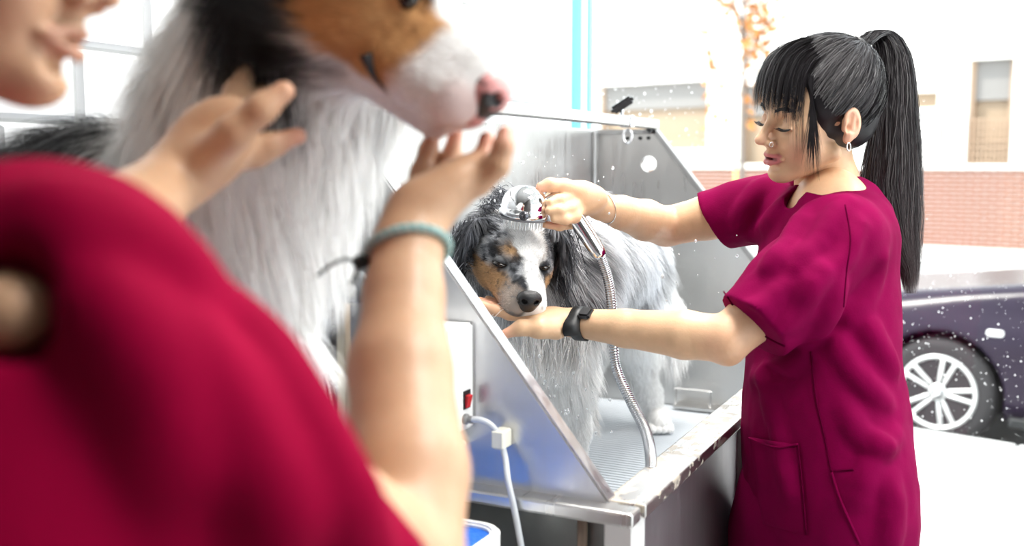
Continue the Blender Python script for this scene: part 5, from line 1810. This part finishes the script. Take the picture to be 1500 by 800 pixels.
for k in range(260):
    x, y, d = rw.normal(785, 40), rw.uniform(495, 640), rw.uniform(1.6, 1.8)
    if rw.rand() < .35:
        x, y, d = rw.uniform(690, 900), rw.uniform(225, 330), rw.uniform(1.55, 1.9)
    if rw.rand() < .12:
        x, y = rw.uniform(960, 1080), rw.uniform(330, 480)
    r = .0007 + .0022 * rw.rand() ** 3
    vs.append(V(x, y, d) + bvv * r * [1, 1, 1.3]); fs.append(bff + len(bvv) * k)
o = obj('water_drops', mesh(np.vstack(vs), np.vstack(fs)), M_W2, None, True)
o['kind'] = 'stuff'; o['label'] = 'fine spray of water drops around the wet dog'; o['category'] = 'water'

# ================================================================ car parked outside
def _ev3(t, a, P, _o=Sdf._ev):
    if t == 'b':
        c, hf, R, r = a
        q = np.abs((P - c) @ R.T) - (hf - r)
        return np.linalg.norm(np.maximum(q, 0), axis=1) + np.minimum(q.max(1), 0) - r
    if t == 'y':
        c, ax, r, hl = a
        L = (P - c) @ ax
        return np.maximum(np.linalg.norm(P - c - L[:, None] * ax, axis=1) - r, np.abs(L) - hl)
    return _o(t, a, P)
Sdf._ev = staticmethod(_ev3)
SRM = np.array([UN, UT, [0, 0, 1.0]])
def sd_box(sd, n0, n1, t0, t1, z0, z1, r, k=.05, op='u', rot=0.0):
    c = st((n0 + n1) / 2, (t0 + t1) / 2, (z0 + z1) / 2)
    hf = np.array([n1 - n0, t1 - t0, z1 - z0]) / 2
    R = SRM.copy()
    if rot:
        u_, v_ = R[1].copy(), R[2].copy()
        R[1] = u_ * math.cos(rot) + v_ * math.sin(rot); R[2] = v_ * math.cos(rot) - u_ * math.sin(rot)
    sd.pr.append(('b', (c.astype(np.float32), hf.astype(np.float32), R.astype(np.float32), np.float32(r)), k, op, c.astype(np.float32), float(np.linalg.norm(hf))))
CN, CT, CZ = 5.83, 1.74, .15          # near side plane, front axle, wheel centre height
car = thing('car', 'dark blue car with silver alloy wheels parked at the kerb outside', 'car', tuple(st(CN + .85, .5, -.16)))
cs = Sdf()
sd_box(cs, CN, CN + 1.68, -1.5, 2.50, .02, .60, .13, .05)
sd_box(cs, CN + .05, CN + 1.63, .75, 2.44, .30, .745, .12, .10, rot=-.13)
sd_box(cs, CN + .14, CN + 1.54, -1.45, .95, .45, 1.30, .26, .12)
for t in (CT, CT - 2.46):
    for c in (st(CN, t, CZ), st(CN + 1.68, t, CZ)):
        cs.pr.append(('y', (c.astype(np.float32), UN.astype(np.float32), np.float32(.345), np.float32(.26)), .015, 's', c.astype(np.float32), .45))
a, b = cs.surf(.022)
M_CAR = mat('dark_blue_paint', (0.012, 0.006, 0.018), 0.25, 0.0, coat=0.06, spec=0.22)
cb = obj('car_body', mesh(relax(a, b, 2), b), M_CAR, car, True)
for n0, n1, t0, t1, z0, z1 in ((CN + .10, CN + .145, -1.0, .70, .80, 1.15), (CN + 1.535, CN + 1.58, -1.0, .70, .80, 1.15)):
    obj('side_window', sbox(n0, n1, t0, t1, z0, z1, .02), mat('car_glass', (.02, .03, .04), .05, .2), car)
me = sbox(CN + .24, CN + 1.44, -.015, .015, -.26, .26, .01)
me.transform(Matrix.Translation(Vector(st(0, .95, 1.0))) @ Matrix.Rotation(math.radians(52), 4, Vector((UN[0], UN[1], 0))))
obj('windscreen', me, bpy.data.materials['car_glass'], car)
obj('side_repeater', sbox(CN - .012, CN + .01, 1.405, 1.49, .50, .535, .008), M_WPLAST, car)
obj('headlamp', sbox(CN + .10, CN + .42, 2.40, 2.49, .40, .56, .03), M_CHROME, car)
obj('door_seam', sbox(CN - .002, CN + .01, 1.262, 1.270, .08, .66), M_BLACK, car)
obj('sill_trim', sbox(CN - .012, CN + .02, -.35, 1.36, .02, .07, .005), M_BLACK, car)
M_ALLOY = mat('silver_alloy', (.78, .78, .77), .3, .6)
M_TYRE = mat('tyre_rubber', (.018, .016, .018), .75)
def wheel(c, out):
    w_ = obj('wheel', lathe([(.205, -.075), (.26, -.095), (.297, -.085), (.310, -.05), (.310, .05), (.297, .085), (.26, .095), (.205, .075)], c, out, 40), M_TYRE, car, True)
    obj('rim', lathe([(.19, -.06), (.214, -.06), (.214, .083), (.207, .090), (.196, .088), (.186, .070), (.186, -.06)], c, out, 40), M_ALLOY, w_, True)
    obj('brake_disc', lathe([(.13, 0), (.13, .015), (.05, .016), (.05, .03), (0, .03)], c, out, 24), M_STEEL_D, w_, True)
    z = np.array([0, 0, 1.0]); x = np.cross(z, out)
    for k in range(5):
        for s in (-1, 1):
            a0 = math.radians(72 * k + 18)
            d = math.cos(a0) * z + math.sin(a0) * x; p = math.cos(a0) * x - math.sin(a0) * z
            q = [c + out * .062 + d * .040 + p * s * .012, c + out * .074 + d * .115 + p * s * .022, c + out * .078 + d * .195 + p * s * .036]
            obj('spoke', tube(catmull(q, 4), .0125, 8), M_ALLOY, w_, True)
    obj('hub', lathe([(.052, .045), (.052, .070), (.046, .078), (.037, .080), (0, .080)], c, out, 24), M_ALLOY, w_, True)
    obj('hub_badge', lathe([(.036, .0795), (.036, .083), (0, .083)], c, out, 24), mat('badge_grey', (.16, .16, .17), .3, .5) if 'badge_grey' not in bpy.data.materials else bpy.data.materials['badge_grey'], w_, True)
    for s in (-1, 1):      # two slanted bars of the emblem
        o_ = c + out * .085 + z * .010 * s
        e = nrm(x * 1.0 + z * .45)
        vs_ = [o_ + e * a_ + z * b_ + out * h_ for h_ in (-.002, .002) for a_, b_ in ((-.024 * (1 if s < 0 else .8), -.006), (.024 * (.8 if s < 0 else 1), -.006), (.024 * (.8 if s < 0 else 1), .006), (-.024 * (1 if s < 0 else .8), .006))]
        obj('badge_bar', mesh(vs_, [(3, 2, 1, 0), (4, 5, 6, 7), (0, 1, 5, 4), (1, 2, 6, 5), (2, 3, 7, 6), (3, 0, 4, 7)]), M_WPLAST, w_)
for t in (CT, CT - 2.46):
    wheel(st(CN + .105, t, CZ), -UN)
    wheel(st(CN + 1.575, t, CZ), UN)

# ================================================================ street tree and post
tr_ = thing('tree', 'slim young street tree with sparse orange autumn leaves', 'tree', tuple(st(15.9, 8.0, 0)))
def on_n(x, y, n):
    r_ = V(x, y, 1.0) - CAM
    return CAM + r_ * (n / (r_ @ UN))
b0 = on_n(1088, 300, 16.6); b0[2] = .02
rt_ = np.random.RandomState(8)
trunk = [b0, on_n(1088, 180, 16.6), on_n(1090, 90, 16.6), on_n(1088, -40, 16.6)]
obj('trunk', tube(catmull(trunk, 6), np.linspace(.055, .02, 19), 8), mat('pale_bark', (.17, .14, .12), .9), tr_, True)
lv = []
for k in range(16):
    y0 = rt_.uniform(-30, 120); x0 = 1089
    x1, y1 = x0 + rt_.uniform(-55, 48), y0 - rt_.uniform(-10, 60)
    nd = 16.6 + rt_.uniform(-.5, .5)
    q = catmull([on_n(x0, y0 + 30, 16.6), on_n((x0 + x1) / 2, (y0 + y1) / 2 + 8, (16.6 + nd) / 2), on_n(x1, y1, nd)], 5)
    obj('branch', tube(q, np.linspace(.016, .005, len(q)), 6), bpy.data.materials['pale_bark'], tr_, True)
    lv.append(q)
vs, fs = [], []
k = 0
for i in range(430):
    q = lv[rt_.randint(len(lv))]
    p = q[rt_.randint(4, len(q))] + rt_.normal(0, .09, 3)
    if i % 4 == 0:
        p = on_n(rt_.choice([1043, 1048, 1060, 1090, 1105, 1040, 1120]) + rt_.normal(0, 7), rt_.uniform(30, 190), 16.6) 
    a_, b_ = rt_.normal(0, 1, 3), rt_.normal(0, 1, 3)
    a_, b_ = nrm(a_) * .085, nrm(np.cross(a_, b_)) * .05
    vs += [p - a_, p + b_, p + a_, p - b_]
    fs.append((k, k + 1, k + 2, k + 3)); k += 4
o = obj('foliage', mesh(vs, fs), mat('orange_leaf', (.48, .20, .05), .7), tr_)
o['kind'] = 'stuff'
p0 = on_n(1077, 280, 17.2); p0[2] = .02
p1 = p0.copy(); p1[2] = 1.45
bl = thing('street_post', 'thin yellow post on the far pavement', 'post', tuple(p0))
obj('post_shaft', tube([p0, p1], .035, 10), mat('yellow_paint', (.75, .50, .12), .5), bl, True)
obj('post_cap', lathe([(.045, 0), (.045, .05), (.02, .09), (0, .10)], p1, (0, 0, 1), 12), mat('grey_cap', (.4, .4, .4), .6), bl, True)
